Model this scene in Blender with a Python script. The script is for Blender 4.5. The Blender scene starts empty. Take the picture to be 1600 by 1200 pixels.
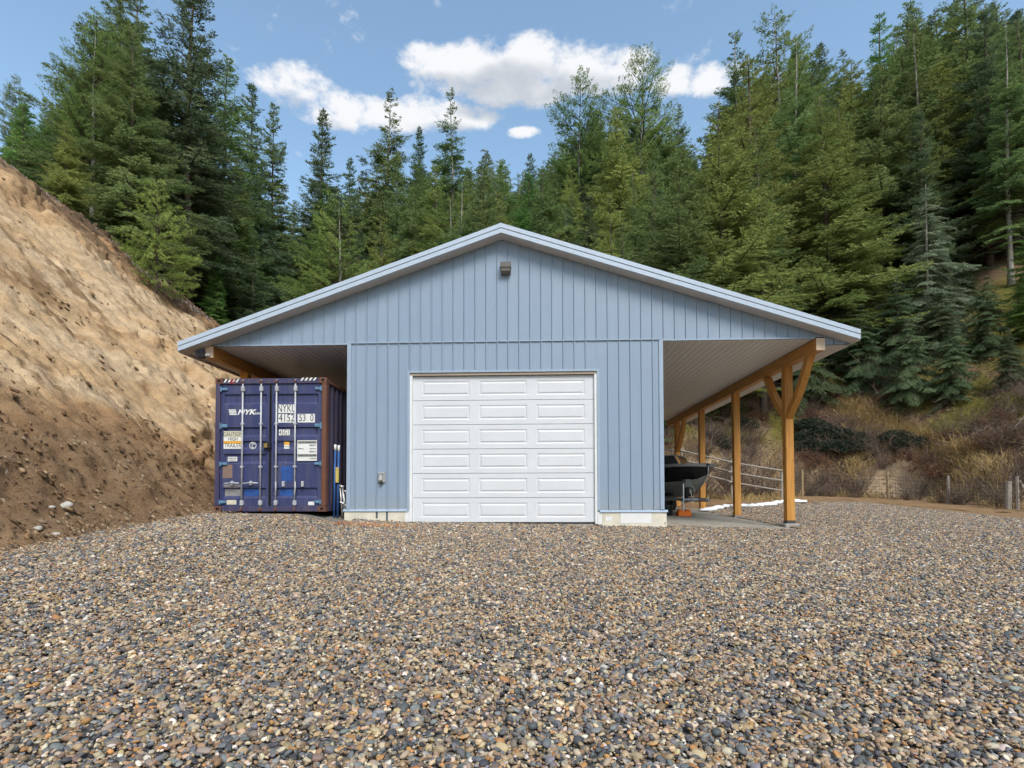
import bpy, bmesh, math, random
import numpy as np
from mathutils import Vector, Matrix, Euler
R = math.radians
scene = bpy.context.scene
col = scene.collection

# ------------------------------------------------------------------ camera
cam_d = bpy.data.cameras.new('camera'); cam = bpy.data.objects.new('camera', cam_d); col.objects.link(cam)
scene.camera = cam
cam_d.sensor_fit = 'HORIZONTAL'; cam_d.sensor_width = 36.0
cam_d.lens = 36.0 * 850 / 1600
cam_d.shift_y = 149.37 / 1600
cam_d.clip_start = 0.05; cam_d.clip_end = 2000
_yaw, _pitch, _roll = -.0382, .0293, -.0024
_fwd = Vector((math.sin(_yaw) * math.cos(_pitch), math.cos(_yaw) * math.cos(_pitch), math.sin(_pitch)))
_r = Vector((math.cos(_yaw), -math.sin(_yaw), 0)); _u = _r.cross(_fwd)
_r2 = _r * math.cos(_roll) + _u * math.sin(_roll); _u2 = _u * math.cos(_roll) - _r * math.sin(_roll)
_m = Matrix((_r2, _u2, -_fwd)).transposed().to_4x4(); _m.translation = (.6342, -11.8314, .6078)
cam.matrix_world = _m

# ------------------------------------------------------------------ exposure
vs = scene.view_settings
vs.view_transform = 'Standard'; vs.look = 'None'; vs.gamma = 1.0; vs.use_curve_mapping = False
vs.exposure = 1.15
scene.cycles.use_adaptive_sampling = True; scene.cycles.adaptive_threshold = .035
scene.cycles.max_bounces = 4; scene.cycles.diffuse_bounces = 3; scene.cycles.transparent_max_bounces = 4

# ------------------------------------------------------------------ sun, veiled by thin cloud
SUN_EL, SUN_AZ = R(48), R(158)      # azimuth clockwise from +Y (into the picture): behind the camera, to the right
sun_d = bpy.data.lights.new('sun', 'SUN'); sun = bpy.data.objects.new('sun', sun_d); col.objects.link(sun)
sun_d.energy = 1.45; sun_d.angle = R(25); sun_d.color = (1.0, .95, .88)
_sd = Vector((math.sin(SUN_AZ) * math.cos(SUN_EL), math.cos(SUN_AZ) * math.cos(SUN_EL), math.sin(SUN_EL)))
sun.rotation_euler = (-_sd).to_track_quat('-Z', 'Y').to_euler(); sun.location = _sd * 60

# ------------------------------------------------------------------ sky with scattered cumulus
world = bpy.data.worlds.new('World'); scene.world = world; world.use_nodes = True
wt = world.node_tree; wt.nodes.clear()
def wn(t, **k):
    n = wt.nodes.new(t)
    for a, b in k.items(): setattr(n, a, b)
    return n
def wl(a, b): wt.links.new(a, b)
def wmath(op, a, b=None, c=None, clamp=False):
    n = wn('ShaderNodeMath', operation=op, use_clamp=clamp)
    for i, v in enumerate((a, b, c)):
        if v is None: continue
        if isinstance(v, (int, float)): n.inputs[i].default_value = v
        else: wl(v, n.inputs[i])
    return n.outputs[0]
sky = wn('ShaderNodeTexSky', sky_type='NISHITA', sun_disc=False, sun_elevation=SUN_EL, sun_rotation=SUN_AZ,
         air_density=1.0, dust_density=1.0, ozone_density=.7, altitude=500)
tc = wn('ShaderNodeTexCoord'); sx = wn('ShaderNodeSeparateXYZ'); wl(tc.outputs['Generated'], sx.inputs[0])
az = wmath('ARCTAN2', sx.outputs[0], sx.outputs[1]); el = wmath('ARCSINE', sx.outputs[2])
def wnoise(scale, detail, rough, off=0.0):
    m = wn('ShaderNodeMapping'); wl(tc.outputs['Generated'], m.inputs[0]); m.inputs['Scale'].default_value = (1, 1, 1.7)
    m.inputs['Location'].default_value = (off, off * .7, 0)
    n = wn('ShaderNodeTexNoise'); n.inputs['Scale'].default_value = scale; n.inputs['Detail'].default_value = detail
    n.inputs['Roughness'].default_value = rough; wl(m.outputs[0], n.inputs['Vector']); return n.outputs[0]
n1 = wnoise(19, 6, .64); n2 = wnoise(11, 3, .55, 3.1)
# cloud banks as (azimuth, elevation, half width, half height) in radians
CLOUDS = [(-0.168, 0.6792, 0.0773, 0.0171), (-0.0845, 0.6775, 0.0909, 0.0249), (-0.0063, 0.6777, 0.0969, 0.0324), (0.0715, 0.6726, 0.0951, 0.0268), (0.1422, 0.6645, 0.0683, 0.0231), (-0.0364, 0.6513, 0.1228, 0.018), (-0.4554, 0.6153, 0.0352, 0.0135), (-0.4227, 0.6173, 0.0477, 0.0233), (-0.3557, 0.6024, 0.0595, 0.0203), (-0.2723, 0.6053, 0.0684, 0.0176), (-0.1679, 0.6157, 0.0874, 0.0177), (-0.1264, 0.6113, 0.0516, 0.0106), (0.3256, 0.6305, 0.0402, 0.0154), (0.2533, 0.6378, 0.033, 0.0147), (-0.0187, 0.5963, 0.0285, 0.0065)]
_rr = random.Random(5)
for _k in range(13):           # the same kind of cloud all round the rest of the sky
    a_, e_ = _rr.uniform(.75, 2 * math.pi - .75), _rr.uniform(.25, 1.25)
    if a_ > math.pi: a_ -= 2 * math.pi
    w_ = _rr.uniform(.08, .22) / max(.35, math.cos(e_)); CLOUDS.append((a_, e_, w_, _rr.uniform(.035, .075)))
field = fieldu = None
for (a_, e_, w_, h_) in CLOUDS:
    da = wmath('MULTIPLY', wmath('SUBTRACT', az, a_), 1 / w_); de = wmath('MULTIPLY', wmath('SUBTRACT', el, e_), 1 / h_)
    da2 = wmath('MULTIPLY', da, da); v = wmath('SUBTRACT', 1.0, wmath('MULTIPLY_ADD', de, de, da2))
    du = wmath('ADD', de, .024 / h_); vu = wmath('SUBTRACT', 1.0, wmath('MULTIPLY_ADD', du, du, da2))      # how much cloud stands above this spot
    field = v if field is None else wmath('SMOOTH_MAX', field, v, .5); fieldu = vu if fieldu is None else wmath('SMOOTH_MAX', fieldu, vu, .5)
field = wmath('MAXIMUM', field, -1.5); fieldu = wmath('MAXIMUM', fieldu, -1.5)
dens = wmath('ADD', wmath('MULTIPLY', field, .55), wmath('MULTIPLY', wmath('SUBTRACT', n1, .5), 3.1))
mr = wn('ShaderNodeMapRange', interpolation_type='SMOOTHSTEP'); wl(dens, mr.inputs[0])
mr.inputs[1].default_value = -.55; mr.inputs[2].default_value = .38
thick = wn('ShaderNodeMapRange', interpolation_type='SMOOTHSTEP'); wl(wmath('ADD', wmath('MULTIPLY', fieldu, .9), wmath('MULTIPLY', wmath('SUBTRACT', n2, .5), 3.2)), thick.inputs[0])
thick.inputs[1].default_value = -.10; thick.inputs[2].default_value = 1.15
cc = wn('ShaderNodeMix', data_type='RGBA'); wl(thick.outputs[0], cc.inputs[0])
cc.inputs[6].default_value = (3.4, 3.45, 3.55, 1); cc.inputs[7].default_value = (2.1, 2.25, 2.5, 1)
sk = wn('ShaderNodeMix', data_type='RGBA', blend_type='MULTIPLY'); sk.inputs[0].default_value = 1; wl(sky.outputs[0], sk.inputs[6]); sk.inputs[7].default_value = (1.08, 1.12, 1.0, 1)
mx = wn('ShaderNodeMix', data_type='RGBA'); wl(mr.outputs[0], mx.inputs[0]); wl(sk.outputs[2], mx.inputs[6]); wl(cc.outputs[2], mx.inputs[7])
bg = wn('ShaderNodeBackground'); bg.inputs[1].default_value = .125; wl(mx.outputs[2], bg.inputs[0])
world.cycles.sampling_method = 'MANUAL'; world.cycles.sample_map_resolution = 256
wo = wn('ShaderNodeOutputWorld'); wl(bg.outputs[0], wo.inputs[0])

# ------------------------------------------------------------------ helpers
def tag(o, label=None, cat=None, group=None, kind=None):
    if label: o['label'] = label
    if cat: o['category'] = cat
    if group: o['group'] = group
    if kind: o['kind'] = kind
    return o
def empty(name, loc=(0, 0, 0), rz=0.0):
    o = bpy.data.objects.new(name, None); col.objects.link(o); o.location = loc; o.rotation_euler = (0, 0, rz)
    o.empty_display_size = .2
    return o
def link(name, me, mat=None, parent=None, loc=None, rot=None):
    o = bpy.data.objects.new(name, me); col.objects.link(o)
    if mat is not None and len(me.materials) == 0: me.materials.append(mat)
    if parent: o.parent = parent
    if loc is not None: o.location = loc
    if rot is not None: o.rotation_euler = rot
    return o
def copy_tree(o, parent=None):
    c = o.copy(); col.objects.link(c); c.parent = parent
    for ch in list(o.children): copy_tree(ch, c)
    return c
class MB:
    def __init__(s): s.v = []; s.f = []
    def add(s, vs_, fs_):
        b = len(s.v); s.v += [tuple(p) for p in vs_]; s.f += [tuple(i + b for i in f) for f in fs_]; return s
    def box(s, x0, x1, y0, y1, z0, z1):
        return s.add([(x0, y0, z0), (x1, y0, z0), (x1, y1, z0), (x0, y1, z0), (x0, y0, z1), (x1, y0, z1), (x1, y1, z1), (x0, y1, z1)],
                     [(0, 3, 2, 1), (4, 5, 6, 7), (0, 1, 5, 4), (1, 2, 6, 5), (2, 3, 7, 6), (3, 0, 4, 7)])
    def cbox(s, x0, x1, y0, y1, z0, z1, c=.01):
        """box with chamfered edges"""
        bm = bmesh.new(); bmesh.ops.create_cube(bm, size=1)
        for v in bm.verts: v.co = ((x0 + x1) / 2 + v.co.x * (x1 - x0), (y0 + y1) / 2 + v.co.y * (y1 - y0), (z0 + z1) / 2 + v.co.z * (z1 - z0))
        bmesh.ops.bevel(bm, geom=bm.edges[:], offset=c, segments=1, affect='EDGES', profile=.5)
        bm.verts.index_update(); s.add([v.co[:] for v in bm.verts], [[v.index for v in f.verts] for f in bm.faces]); bm.free(); return s
    def prism(s, poly, axis, a, b):
        """polygon (2D, ccw) extruded along axis from a to b; poly gives the other two coordinates in x,y,z order"""
        n = len(poly)
        def mk(p, t):
            return {'x': (t, p[0], p[1]), 'y': (p[0], t, p[1]), 'z': (p[0], p[1], t)}[axis]
        vs_ = [mk(p, a) for p in poly] + [mk(p, b) for p in poly]
        fs_ = [tuple(range(n))[::-1], tuple(range(n, 2 * n))] + [(i, (i + 1) % n, n + (i + 1) % n, n + i) for i in range(n)]
        return s.add(vs_, fs_)
    def tube(s, pts, rad, n=8, cap=True):
        pts = [Vector(p) for p in pts]; rad = rad if isinstance(rad, (list, tuple)) else [rad] * len(pts)
        rings = []; ref = Vector((0, 0, 1))
        for i, p in enumerate(pts):
            d = (pts[min(i + 1, len(pts) - 1)] - pts[max(i - 1, 0)]).normalized()
            if abs(d.dot(ref)) > .95: ref = Vector((1, 0, 0)) if abs(d.x) < .8 else Vector((0, 1, 0))
            a = d.cross(ref).normalized(); b = d.cross(a).normalized(); ref = -b if False else ref
            rings.append([p + (a * math.cos(2 * math.pi * k / n) + b * math.sin(2 * math.pi * k / n)) * rad[i] for k in range(n)])
        vs_ = [q[:] for rg in rings for q in rg]; fs_ = []
        for i in range(len(pts) - 1):
            for k in range(n):
                fs_.append((i * n + k, i * n + (k + 1) % n, (i + 1) * n + (k + 1) % n, (i + 1) * n + k))
        if cap: fs_ += [tuple(range(n))[::-1], tuple((len(pts) - 1) * n + k for k in range(n))]
        return s.add(vs_, fs_)
    def mesh(s, name, smooth=False):
        me = bpy.data.meshes.new(name); me.from_pydata(s.v, [], s.f)
        bm = bmesh.new(); bm.from_mesh(me); bmesh.ops.recalc_face_normals(bm, faces=bm.faces[:]); bm.to_mesh(me); bm.free()
        if smooth: me.polygons.foreach_set('use_smooth', [True] * len(me.polygons))
        return me
    def build(s, name, mat, parent=None, loc=None, rot=None, smooth=False):
        return link(name, s.mesh(name, smooth), mat, parent, loc, rot)
def np_mesh(name, verts, faces, tint=None, smooth=False):
    """fast mesh from arrays; faces is (n,3) or (n,4); tint is (nverts,3)"""
    verts = np.asarray(verts, np.float32); faces = np.asarray(faces, np.int32)
    me = bpy.data.meshes.new(name); k = faces.shape[1]; n = len(faces)
    me.vertices.add(len(verts)); me.vertices.foreach_set('co', verts.ravel())
    me.loops.add(n * k); me.loops.foreach_set('vertex_index', faces.ravel())
    me.polygons.add(n); me.polygons.foreach_set('loop_start', np.arange(0, n * k, k, dtype=np.int32))
    if smooth: me.polygons.foreach_set('use_smooth', np.ones(n, bool))
    me.update(calc_edges=True)
    if tint is not None:
        at = me.attributes.new('tint', 'FLOAT_COLOR', 'POINT')
        c4 = np.ones((len(verts), 4), np.float32); c4[:, :3] = tint; at.data.foreach_set('color', c4.ravel())
    return me
# lattice noise for relief
def _hash(ix, iy, seed):
    h = (ix.astype(np.int64) * 374761393 + iy.astype(np.int64) * 668265263 + seed * 1274126177) & 0x7fffffff
    h = ((h ^ (h >> 13)) * 1274126177) & 0x7fffffff
    return ((h ^ (h >> 16)) & 0xffff) / 65535.0
def vnoise(x, y, seed=0):
    ix = np.floor(x); iy = np.floor(y); fx = x - ix; fy = y - iy
    fx = fx * fx * fx * (fx * (fx * 6 - 15) + 10); fy = fy * fy * fy * (fy * (fy * 6 - 15) + 10)
    a = _hash(ix, iy, seed); b = _hash(ix + 1, iy, seed); c = _hash(ix, iy + 1, seed); d = _hash(ix + 1, iy + 1, seed)
    return (a + (b - a) * fx) * (1 - fy) + (c + (d - c) * fx) * fy
def fbm(x, y, seed=0, octv=4, gain=.5):
    t = 0; a = 1; n = 0
    for o in range(octv):
        t = t + a * (vnoise(x * 2 ** o + 17.3 * o, y * 2 ** o - 9.1 * o, seed + o) - .5); n += a; a *= gain
    return t / n * 2
def sstep(a, b, x):
    t = np.clip((x - a) / (b - a), 0, 1); return t * t * (3 - 2 * t)

# ------------------------------------------------------------------ materials
class NT:
    def __init__(s, name):
        s.m = bpy.data.materials.new(name); s.m.use_nodes = True; s.t = s.m.node_tree; s.p = s.t.nodes['Principled BSDF']
    def n(s, t, **k):
        n = s.t.nodes.new(t)
        for a, b in k.items(): setattr(n, a, b)
        return n
    def l(s, a, b): s.t.links.new(a, b)
    def coords(s, kind='Object', scale=(1, 1, 1)):
        c = s.n('ShaderNodeTexCoord'); m = s.n('ShaderNodeMapping'); m.inputs['Scale'].default_value = scale
        s.l(c.outputs[kind], m.inputs[0]); return m.outputs[0]
    def noise(s, scale, detail=4, rough=.55, vec=None):
        n = s.n('ShaderNodeTexNoise'); n.inputs['Scale'].default_value = scale; n.inputs['Detail'].default_value = detail
        n.inputs['Roughness'].default_value = rough
        if vec is not None: s.l(vec, n.inputs['Vector'])
        return n.outputs[0]
    def ramp(s, fac, stops):
        r = s.n('ShaderNodeValToRGB'); s.l(fac, r.inputs[0]); e = r.color_ramp.elements
        while len(e) < len(stops): e.new(.5)
        for q, (p, c) in zip(e, stops): q.position = p; q.color = (c[0], c[1], c[2], 1) if isinstance(c, (tuple, list)) else (c, c, c, 1)
        return r.outputs[0]
    def mix(s, fac, a, b, blend='MIX'):
        n = s.n('ShaderNodeMix', data_type='RGBA', blend_type=blend)
        for i, v in ((0, fac), (6, a), (7, b)):
            if isinstance(v, (int, float)): n.inputs[i].default_value = v
            elif isinstance(v, (tuple, list)): n.inputs[i].default_value = (v[0], v[1], v[2], 1)
            else: s.l(v, n.inputs[i])
        return n.outputs[2]
    def math(s, op, a, b=None, clamp=False):
        n = s.n('ShaderNodeMath', operation=op, use_clamp=clamp)
        for i, v in enumerate((a, b)):
            if v is None: continue
            if isinstance(v, (int, float)): n.inputs[i].default_value = v
            else: s.l(v, n.inputs[i])
        return n.outputs[0]
    def bump(s, h, strength=.3, dist=.01):
        b = s.n('ShaderNodeBump'); b.inputs['Strength'].default_value = strength; b.inputs['Distance'].default_value = dist
        s.l(h, b.inputs['Height']); s.l(b.outputs[0], s.p.inputs['Normal'])
    def set(s, color=None, rough=None, metal=None, spec=None):
        if color is not None:
            if isinstance(color, (tuple, list)): s.p.inputs['Base Color'].default_value = (*color, 1)
            else: s.l(color, s.p.inputs['Base Color'])
        if rough is not None:
            if isinstance(rough, (int, float)): s.p.inputs['Roughness'].default_value = rough
            else: s.l(rough, s.p.inputs['Roughness'])
        if metal is not None: s.p.inputs['Metallic'].default_value = metal
        if spec is not None: s.p.inputs['Specular IOR Level'].default_value = spec
        return s.m
def plain(name, color, rough=.6, metal=0.0, var=.12, scale=6.0, bump=0.0, spec=.4):
    """painted or bare surface with a slight mottling"""
    k = NT(name); v = k.coords(); n = k.noise(scale, 5, .6, v)
    lo = tuple(c * (1 - var) for c in color); hi = tuple(min(1, c * (1 + var)) for c in color)
    c = k.ramp(n, [(.3, lo), (.7, hi)])
    if bump: k.bump(k.noise(scale * 6, 3, .6, v), bump, .004)
    return k.set(c, rough, metal, spec)

def siding_mat():
    k = NT('blue grey painted steel'); oi = k.n('ShaderNodeObjectInfo')
    v = k.coords('Object', (38, 1, .35)); streak = k.noise(1, 3, .6, v); big = k.noise(1.3, 3, .5, k.coords('Object'))
    c = k.ramp(k.math('ADD', k.math('MULTIPLY', streak, .6), k.math('MULTIPLY', big, .4)), [(.3, (.226, .298, .398)), (.7, (.264, .338, .438))])
    c = k.mix(k.math('MULTIPLY', oi.outputs['Random'], .3), c, (.29, .37, .46))
    dirt = k.ramp(k.noise(7, 6, .7, k.coords('Object', (1, 1, .25))), [(.58, 0.0), (.8, 1.0)])
    c = k.mix(k.math('MULTIPLY', dirt, .12), c, (.36, .37, .36))
    gz_ = k.n('ShaderNodeSeparateXYZ'); k.l(k.coords('Object'), gz_.inputs[0]); sp_ = k.math('SUBTRACT', 1.0, k.math('MULTIPLY', k.math('SUBTRACT', gz_.outputs[2], .3), 2.2), True)
    c = k.mix(k.math('MULTIPLY', k.math('MULTIPLY', sp_, k.noise(9, 5, .7, k.coords('Object'))), .55, True), c, (.36, .33, .28))      # dust splashed up from the yard
    wav = k.noise(1, 2, .5, k.coords('Object', (5, 1, 1.6)))
    k.bump(k.math('ADD', k.math('MULTIPLY', streak, .35), wav), .16, .012)
    return k.set(c, .42, 0, .45)
def wood_mat(axis=2):
    sc_ = [26, 26, 26]; sc_[axis] = 1.1; ck = [60, 60, 60]; ck[axis] = .8
    k = NT('stained timber'); g = k.noise(1, 5, .65, k.coords('Object', sc_)); g2 = k.noise(2.2, 3, .5, k.coords('Object'))
    c = k.ramp(g, [(.25, (.38, .165, .032)), (.5, (.57, .275, .065)), (.75, (.67, .36, .105))])
    c = k.mix(k.math('MULTIPLY', g2, .35), c, (.46, .18, .04))
    v = k.n('ShaderNodeTexVoronoi'); v.inputs['Scale'].default_value = 1.0; sv = [5, 5, 5]; sv[axis] = 1.6; k.l(k.coords('Object', sv), v.inputs['Vector'])
    c = k.mix(k.ramp(v.outputs['Distance'], [(.03, .85), (.10, 0.0)]), c, (.10, .035, .012))
    c = k.mix(k.ramp(k.noise(1, 2, .5, k.coords('Object', ck)), [(.66, 0.0), (.72, .75)]), c, (.12, .045, .015))
    k.bump(g, .35, .005); return k.set(c, .5, 0, .35)
def endgrain_mat():
    k = NT('pale end grain'); w = k.n('ShaderNodeTexWave', wave_type='RINGS', rings_direction='Y'); w.inputs['Scale'].default_value = 9
    w.inputs['Distortion'].default_value = 2; k.l(k.coords('Object'), w.inputs['Vector'])
    return k.set(k.ramp(w.outputs[1], [(0, (.62, .46, .32)), (1, (.74, .60, .46))]), .7)
def concrete_mat(name='pale concrete', base=(.70, .65, .54)):
    k = NT(name); v = k.coords(); n = k.noise(2.5, 6, .65, v); n2 = k.noise(40, 3, .6, v)
    c = k.ramp(n, [(.3, tuple(b * .78 for b in base)), (.55, base), (.75, tuple(min(1, b * 1.12) for b in base))])
    c = k.mix(k.math('MULTIPLY', k.ramp(n2, [(.6, 0.0), (.75, 1.0)]), .3), c, (.28, .26, .22))
    k.bump(n2, .3, .004); return k.set(c, .85, 0, .3)
def container_mat(name, a, b, rust=.5, seed=0.0):
    k = NT(name); v = k.coords(); n = k.noise(1.6 + seed, 6, .6, v); fine = k.noise(14, 5, .65, v)
    drip = k.noise(1, 5, .65, k.coords('Object', (11, 11, .8)))
    c = k.ramp(n, [(.3, a), (.7, b)])
    c = k.mix(k.math('MULTIPLY', k.ramp(drip, [(.45, 0.0), (.72, 1.0)]), .45), c, (.13, .125, .16))
    rm = k.ramp(k.math('ADD', k.math('MULTIPLY', fine, .6), k.math('MULTIPLY', drip, .4)), [(.66 - rust * .25, 0.0), (.74 - rust * .25, 1.0)])
    c = k.mix(rm, c, k.ramp(fine, [(.3, (.07, .028, .018)), (.7, (.20, .075, .035))]))
    k.bump(fine, .25, .003); return k.set(c, k.ramp(rm, [(0, .45), (1, .85)]), 0, .4)
def tint_mat(name, rough=.8, trans=0.0, objvar=0.0, spec=.25):
    """colour carried by the pieces themselves, with a slight variation from thing to thing"""
    k = NT(name); a = k.n('ShaderNodeAttribute'); a.attribute_name = 'tint'; c = a.outputs['Color']
    if objvar:
        oi = k.n('ShaderNodeObjectInfo'); hs = k.n('ShaderNodeHueSaturation'); k.l(c, hs.inputs['Color'])
        h = k.math('ADD', k.math('MULTIPLY', oi.outputs['Random'], .036), .490); k.l(h, hs.inputs['Hue'])
        r2 = k.math('FRACT', k.math('MULTIPLY', oi.outputs['Random'], 7.31)); k.l(k.math('ADD', k.math('MULTIPLY', r2, objvar), 1 - objvar / 2), hs.inputs['Value'])
        c = hs.outputs[0]
    if not trans: k.set(c, rough, 0, spec)
    else:
        df = k.n('ShaderNodeBsdfDiffuse'); k.l(c, df.inputs[0]); tr = k.n('ShaderNodeBsdfTranslucent'); k.l(c, tr.inputs[0]); ms = k.n('ShaderNodeAddShader')          # a leaf reflects and lets light through
        k.l(k.mix(1.0, c, (trans, trans, trans), 'MULTIPLY'), tr.inputs[0])
        out = k.t.nodes['Material Output']; k.l(df.outputs[0], ms.inputs[0]); k.l(tr.outputs[0], ms.inputs[1]); k.t.nodes.remove(k.p); k.l(ms.outputs[0], out.inputs[0])
    return k.m
def terrain_mat():
    k = NT('earth'); a = k.n('ShaderNodeAttribute'); a.attribute_name = 'tint'; v = k.coords('Object')
    n = k.noise(3.0, 5, .7, v); f = k.noise(28, 3, .7, v)
    m = k.math('ADD', k.math('MULTIPLY', n, .55), k.math('MULTIPLY', f, .45))
    c = k.mix(1.0, a.outputs['Color'], k.ramp(m, [(.3, .55), (.5, 1.0), (.72, 1.45)]), 'MULTIPLY')
    k.bump(m, .9, .06); return k.set(c, .95, 0, .15)
M = dict(
    siding=siding_mat(), wood=wood_mat(), wood_beam=wood_mat(1), endgrain=endgrain_mat(), concrete=concrete_mat(), pier=concrete_mat('grey concrete', (.36, .34, .31)),
    trim=plain('blue grey trim', (.31, .39, .49), .38, 0, .06), fascia=plain('light blue grey fascia', (.44, .52, .62), .35, 0, .05),
    fascia_dark=plain('dark trim joint', (.05, .07, .10), .5), soffit=plain('beige metal soffit', (.66, .63, .59), .45, 0, .06),
    ceiling=plain('pale metal ceiling plank', (.82, .80, .76), .36, 0, .05), jamb=plain('white jamb', (.74, .74, .74), .5, 0, .05),
    door=plain('white steel door', (.64, .66, .69), .42, 0, .03, 2.0, .05), roof=plain('grey blue roof steel', (.27, .33, .41), .35),
    rubber=plain('black rubber', (.02, .02, .022), .7), steel=plain('galvanised steel', (.42, .43, .44), .42, .7, .15, 9),
    black=plain('black plastic', (.018, .018, .02), .45), grey=plain('grey plastic', (.33, .33, .32), .5),
    lightbody=plain('bronze grey lamp housing', (.07, .068, .058), .5), lens=plain('lamp lens', (.15, .14, .115), .25),
    cont=container_mat('container blue paint', (.031, .040, .118), (.048, .057, .150), .12), cont_frame=container_mat('container frame paint', (.045, .045, .115), (.06, .05, .10), .42),
    cont_rust=container_mat('rusty corner paint', (.10, .045, .035), (.17, .08, .055), .8, .7), cont_side=container_mat('container side paint', (.045, .042, .085), (.075, .06, .085), .30, .4),
    rod=plain('weathered lock rod', (.46, .47, .50), .5, .2, .2, 10), hinge=plain('light blue touched up hinge', (.11, .22, .34), .6, 0, .35, 12),
    white=plain('white sticker', (.74, .74, .72), .6, 0, .08, 8), ink=plain('black ink', (.02, .02, .022), .6), cream=plain('cream sticker', (.60, .55, .42), .6, 0, .15),
    yellow=plain('amber sticker', (.70, .36, .03), .6, 0, .1), bluepatch=plain('bright blue touch up paint', (.022, .075, .27), .55, 0, .3, 9), greypatch=plain('worn grey paint', (.24, .23, .23), .7, 0, .3, 7),
    brownpatch=plain('brown tape', (.22, .15, .12), .7), red=plain('red spray paint', (.55, .03, .03), .6), brass=plain('brass', (.55, .38, .12), .35, .8),
    bluepole=plain('blue painted pole', (.03, .10, .30), .45), alu=plain('bare aluminium', (.56, .56, .56), .38, .6, .12, 8),
    hull=plain('black hull paint', (.012, .012, .014), .25), hullgrey=plain('grey aluminium hull', (.42, .41, .38), .45, .3, .15, 4), orange=plain('orange plastic', (.92, .20, .015), .45, 0, .06),
    glass=plain('smoked windscreen', (.03, .035, .04), .08), tyre=plain('tyre', (.015, .015, .015), .8),
    railwood=plain('weathered grey rail wood', (.33, .295, .25), .8, 0, .25, 14, .3), postwood=plain('tan fence post wood', (.36, .26, .15), .8, 0, .25, 14, .3),
    wire=plain('fence wire', (.07, .066, .06), .55, .4), sack=plain('white woven sack', (.80, .81, .83), .8, 0, .06, 30, .4),
    bark=plain('conifer bark', (.115, .09, .072), .95, 0, .4, 7, .8, .15), bark_pale=plain('pale grey bark', (.30, .28, .25), .95, 0, .35, 9, .8, .15),
    deadwood=plain('bleached dead wood', (.24, .20, .165), .9, 0, .3, 9, .4), twig=plain('bare twigs', (.165, .12, .095), .95, 0, .35, 3, .2, .15),
    stone=concrete_mat('pale field stone', (.46, .43, .38)), needles=tint_mat('conifer needles', .65, .6, .36), leaf=tint_mat('evergreen leaves', .45, .1, .1, .4),
    grass=tint_mat('dry grass', .85, .3), pebble=tint_mat('river pebbles', .62, 0, 0, .35), earth=terrain_mat(), litter=tint_mat('leaf litter', .9, .1))

# ------------------------------------------------------------------ terrain
_TX = [-12, -6.3, -4.3, -3.5, -2.1, 0, 3.5, 7, 10, 20, 40]; _TZ = [.32, .29, .26, .10, .02, -.02, -.09, -.20, -.22, -.30, -.4]
FENCE = [(-70, 52), (-24, 25), (-12, 18.8), (-6, 16.2), (2, 14.8), (7.4, 13.6), (9.1, 12.2), (11.3, 13.4), (13.95, 16.2), (16.6, 13.7), (17.0, 7.2), (17.6, 0), (19, -14), (24, -40)]
def hill_dist(X, Y):
    """signed distance beyond the line along which the fence runs (positive on the hill side)"""
    best = np.full(X.shape, 1e9); sgn = np.ones(X.shape)
    for (ax, ay), (bx, by) in zip(FENCE[:-1], FENCE[1:]):
        dx, dy = bx - ax, by - ay; L2 = dx * dx + dy * dy
        t = np.clip(((X - ax) * dx + (Y - ay) * dy) / L2, 0, 1); d = np.hypot(X - ax - t * dx, Y - ay - t * dy)
        c = dx * (Y - ay) - dy * (X - ax); m = d < best - 1e-9
        best = np.where(m, d, best); sgn = np.where(m, np.sign(c), sgn)
    return best * sgn
def ground0(X, Y):
    base = np.interp(X, _TX, _TZ)
    front = base + .075 * np.minimum(Y, 0)
    left_keep = sstep(-9, -3, Y); front = np.where(X < -2.1, front * 1.0 - (base - (-.0)) * (1 - left_keep) * .6, front)
    out = sstep(6.9, 9.0, X); back = base + np.maximum(Y, 0) * (.03 + .022 * out) * sstep(3.0, 4.0, X)
    back = back + np.where(X < -3, .02 * np.maximum(Y, 0), 0)
    return np.where(Y < 0, front, back)
def height(X, Y, detail=True):
    X = np.asarray(X, float); Y = np.asarray(Y, float)
    g = ground0(X, Y); s = hill_dist(X, Y)
    wob = fbm(X * .25, Y * .25, 3, 3) if detail else 0
    # the cut bank on the left: bare sand at the angle of repose
    a = -X - 6.35 + .35 * (fbm(Y * .35, Y * 0 + 3, 8, 3) if detail else 0)
    toe = np.where(a > 0, 1.02 * a - .55 * (1 - np.exp(-np.maximum(a, 0) / .9)), 0)
    bank = g + toe
    cap = -.73 - .153 * Y - .79 * X - .15 + (.35 * wob if detail else 0)
    k = .35; h = np.clip(.5 + .5 * (cap - bank) / k, 0, 1); left = cap + (bank - cap) * h - k * h * (1 - h)
    left = np.where(X < -6.2, np.maximum(left, g - .5), g)
    # the hill behind the fence: a low cut, then the forest slope
    s2 = s + (.7 * fbm(X * .45, Y * .45, 21, 3) if detail else 0)
    hill = g + 1.9 * sstep(.9, 2.9, s2) + .70 * np.maximum(s - 2.4, 0) + (.55 * wob * sstep(1, 5, s) if detail else 0)
    hill = np.minimum(hill, 75 + 0 * s)
    z = np.where(s > .4, np.maximum(left, hill), left)
    return z
def hz(x, y): return float(height(np.array([x]), np.array([y]))[0])
def _mixc(a, b, t): return a + (b - a) * t[..., None]
SAND = np.array((.45, .305, .17)); SANDPALE = np.array((.51, .375, .235)); SANDRED = np.array((.34, .205, .105)); SOIL = np.array((.135, .085, .048)); FLOOR = np.array((.105, .068, .046))
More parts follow.
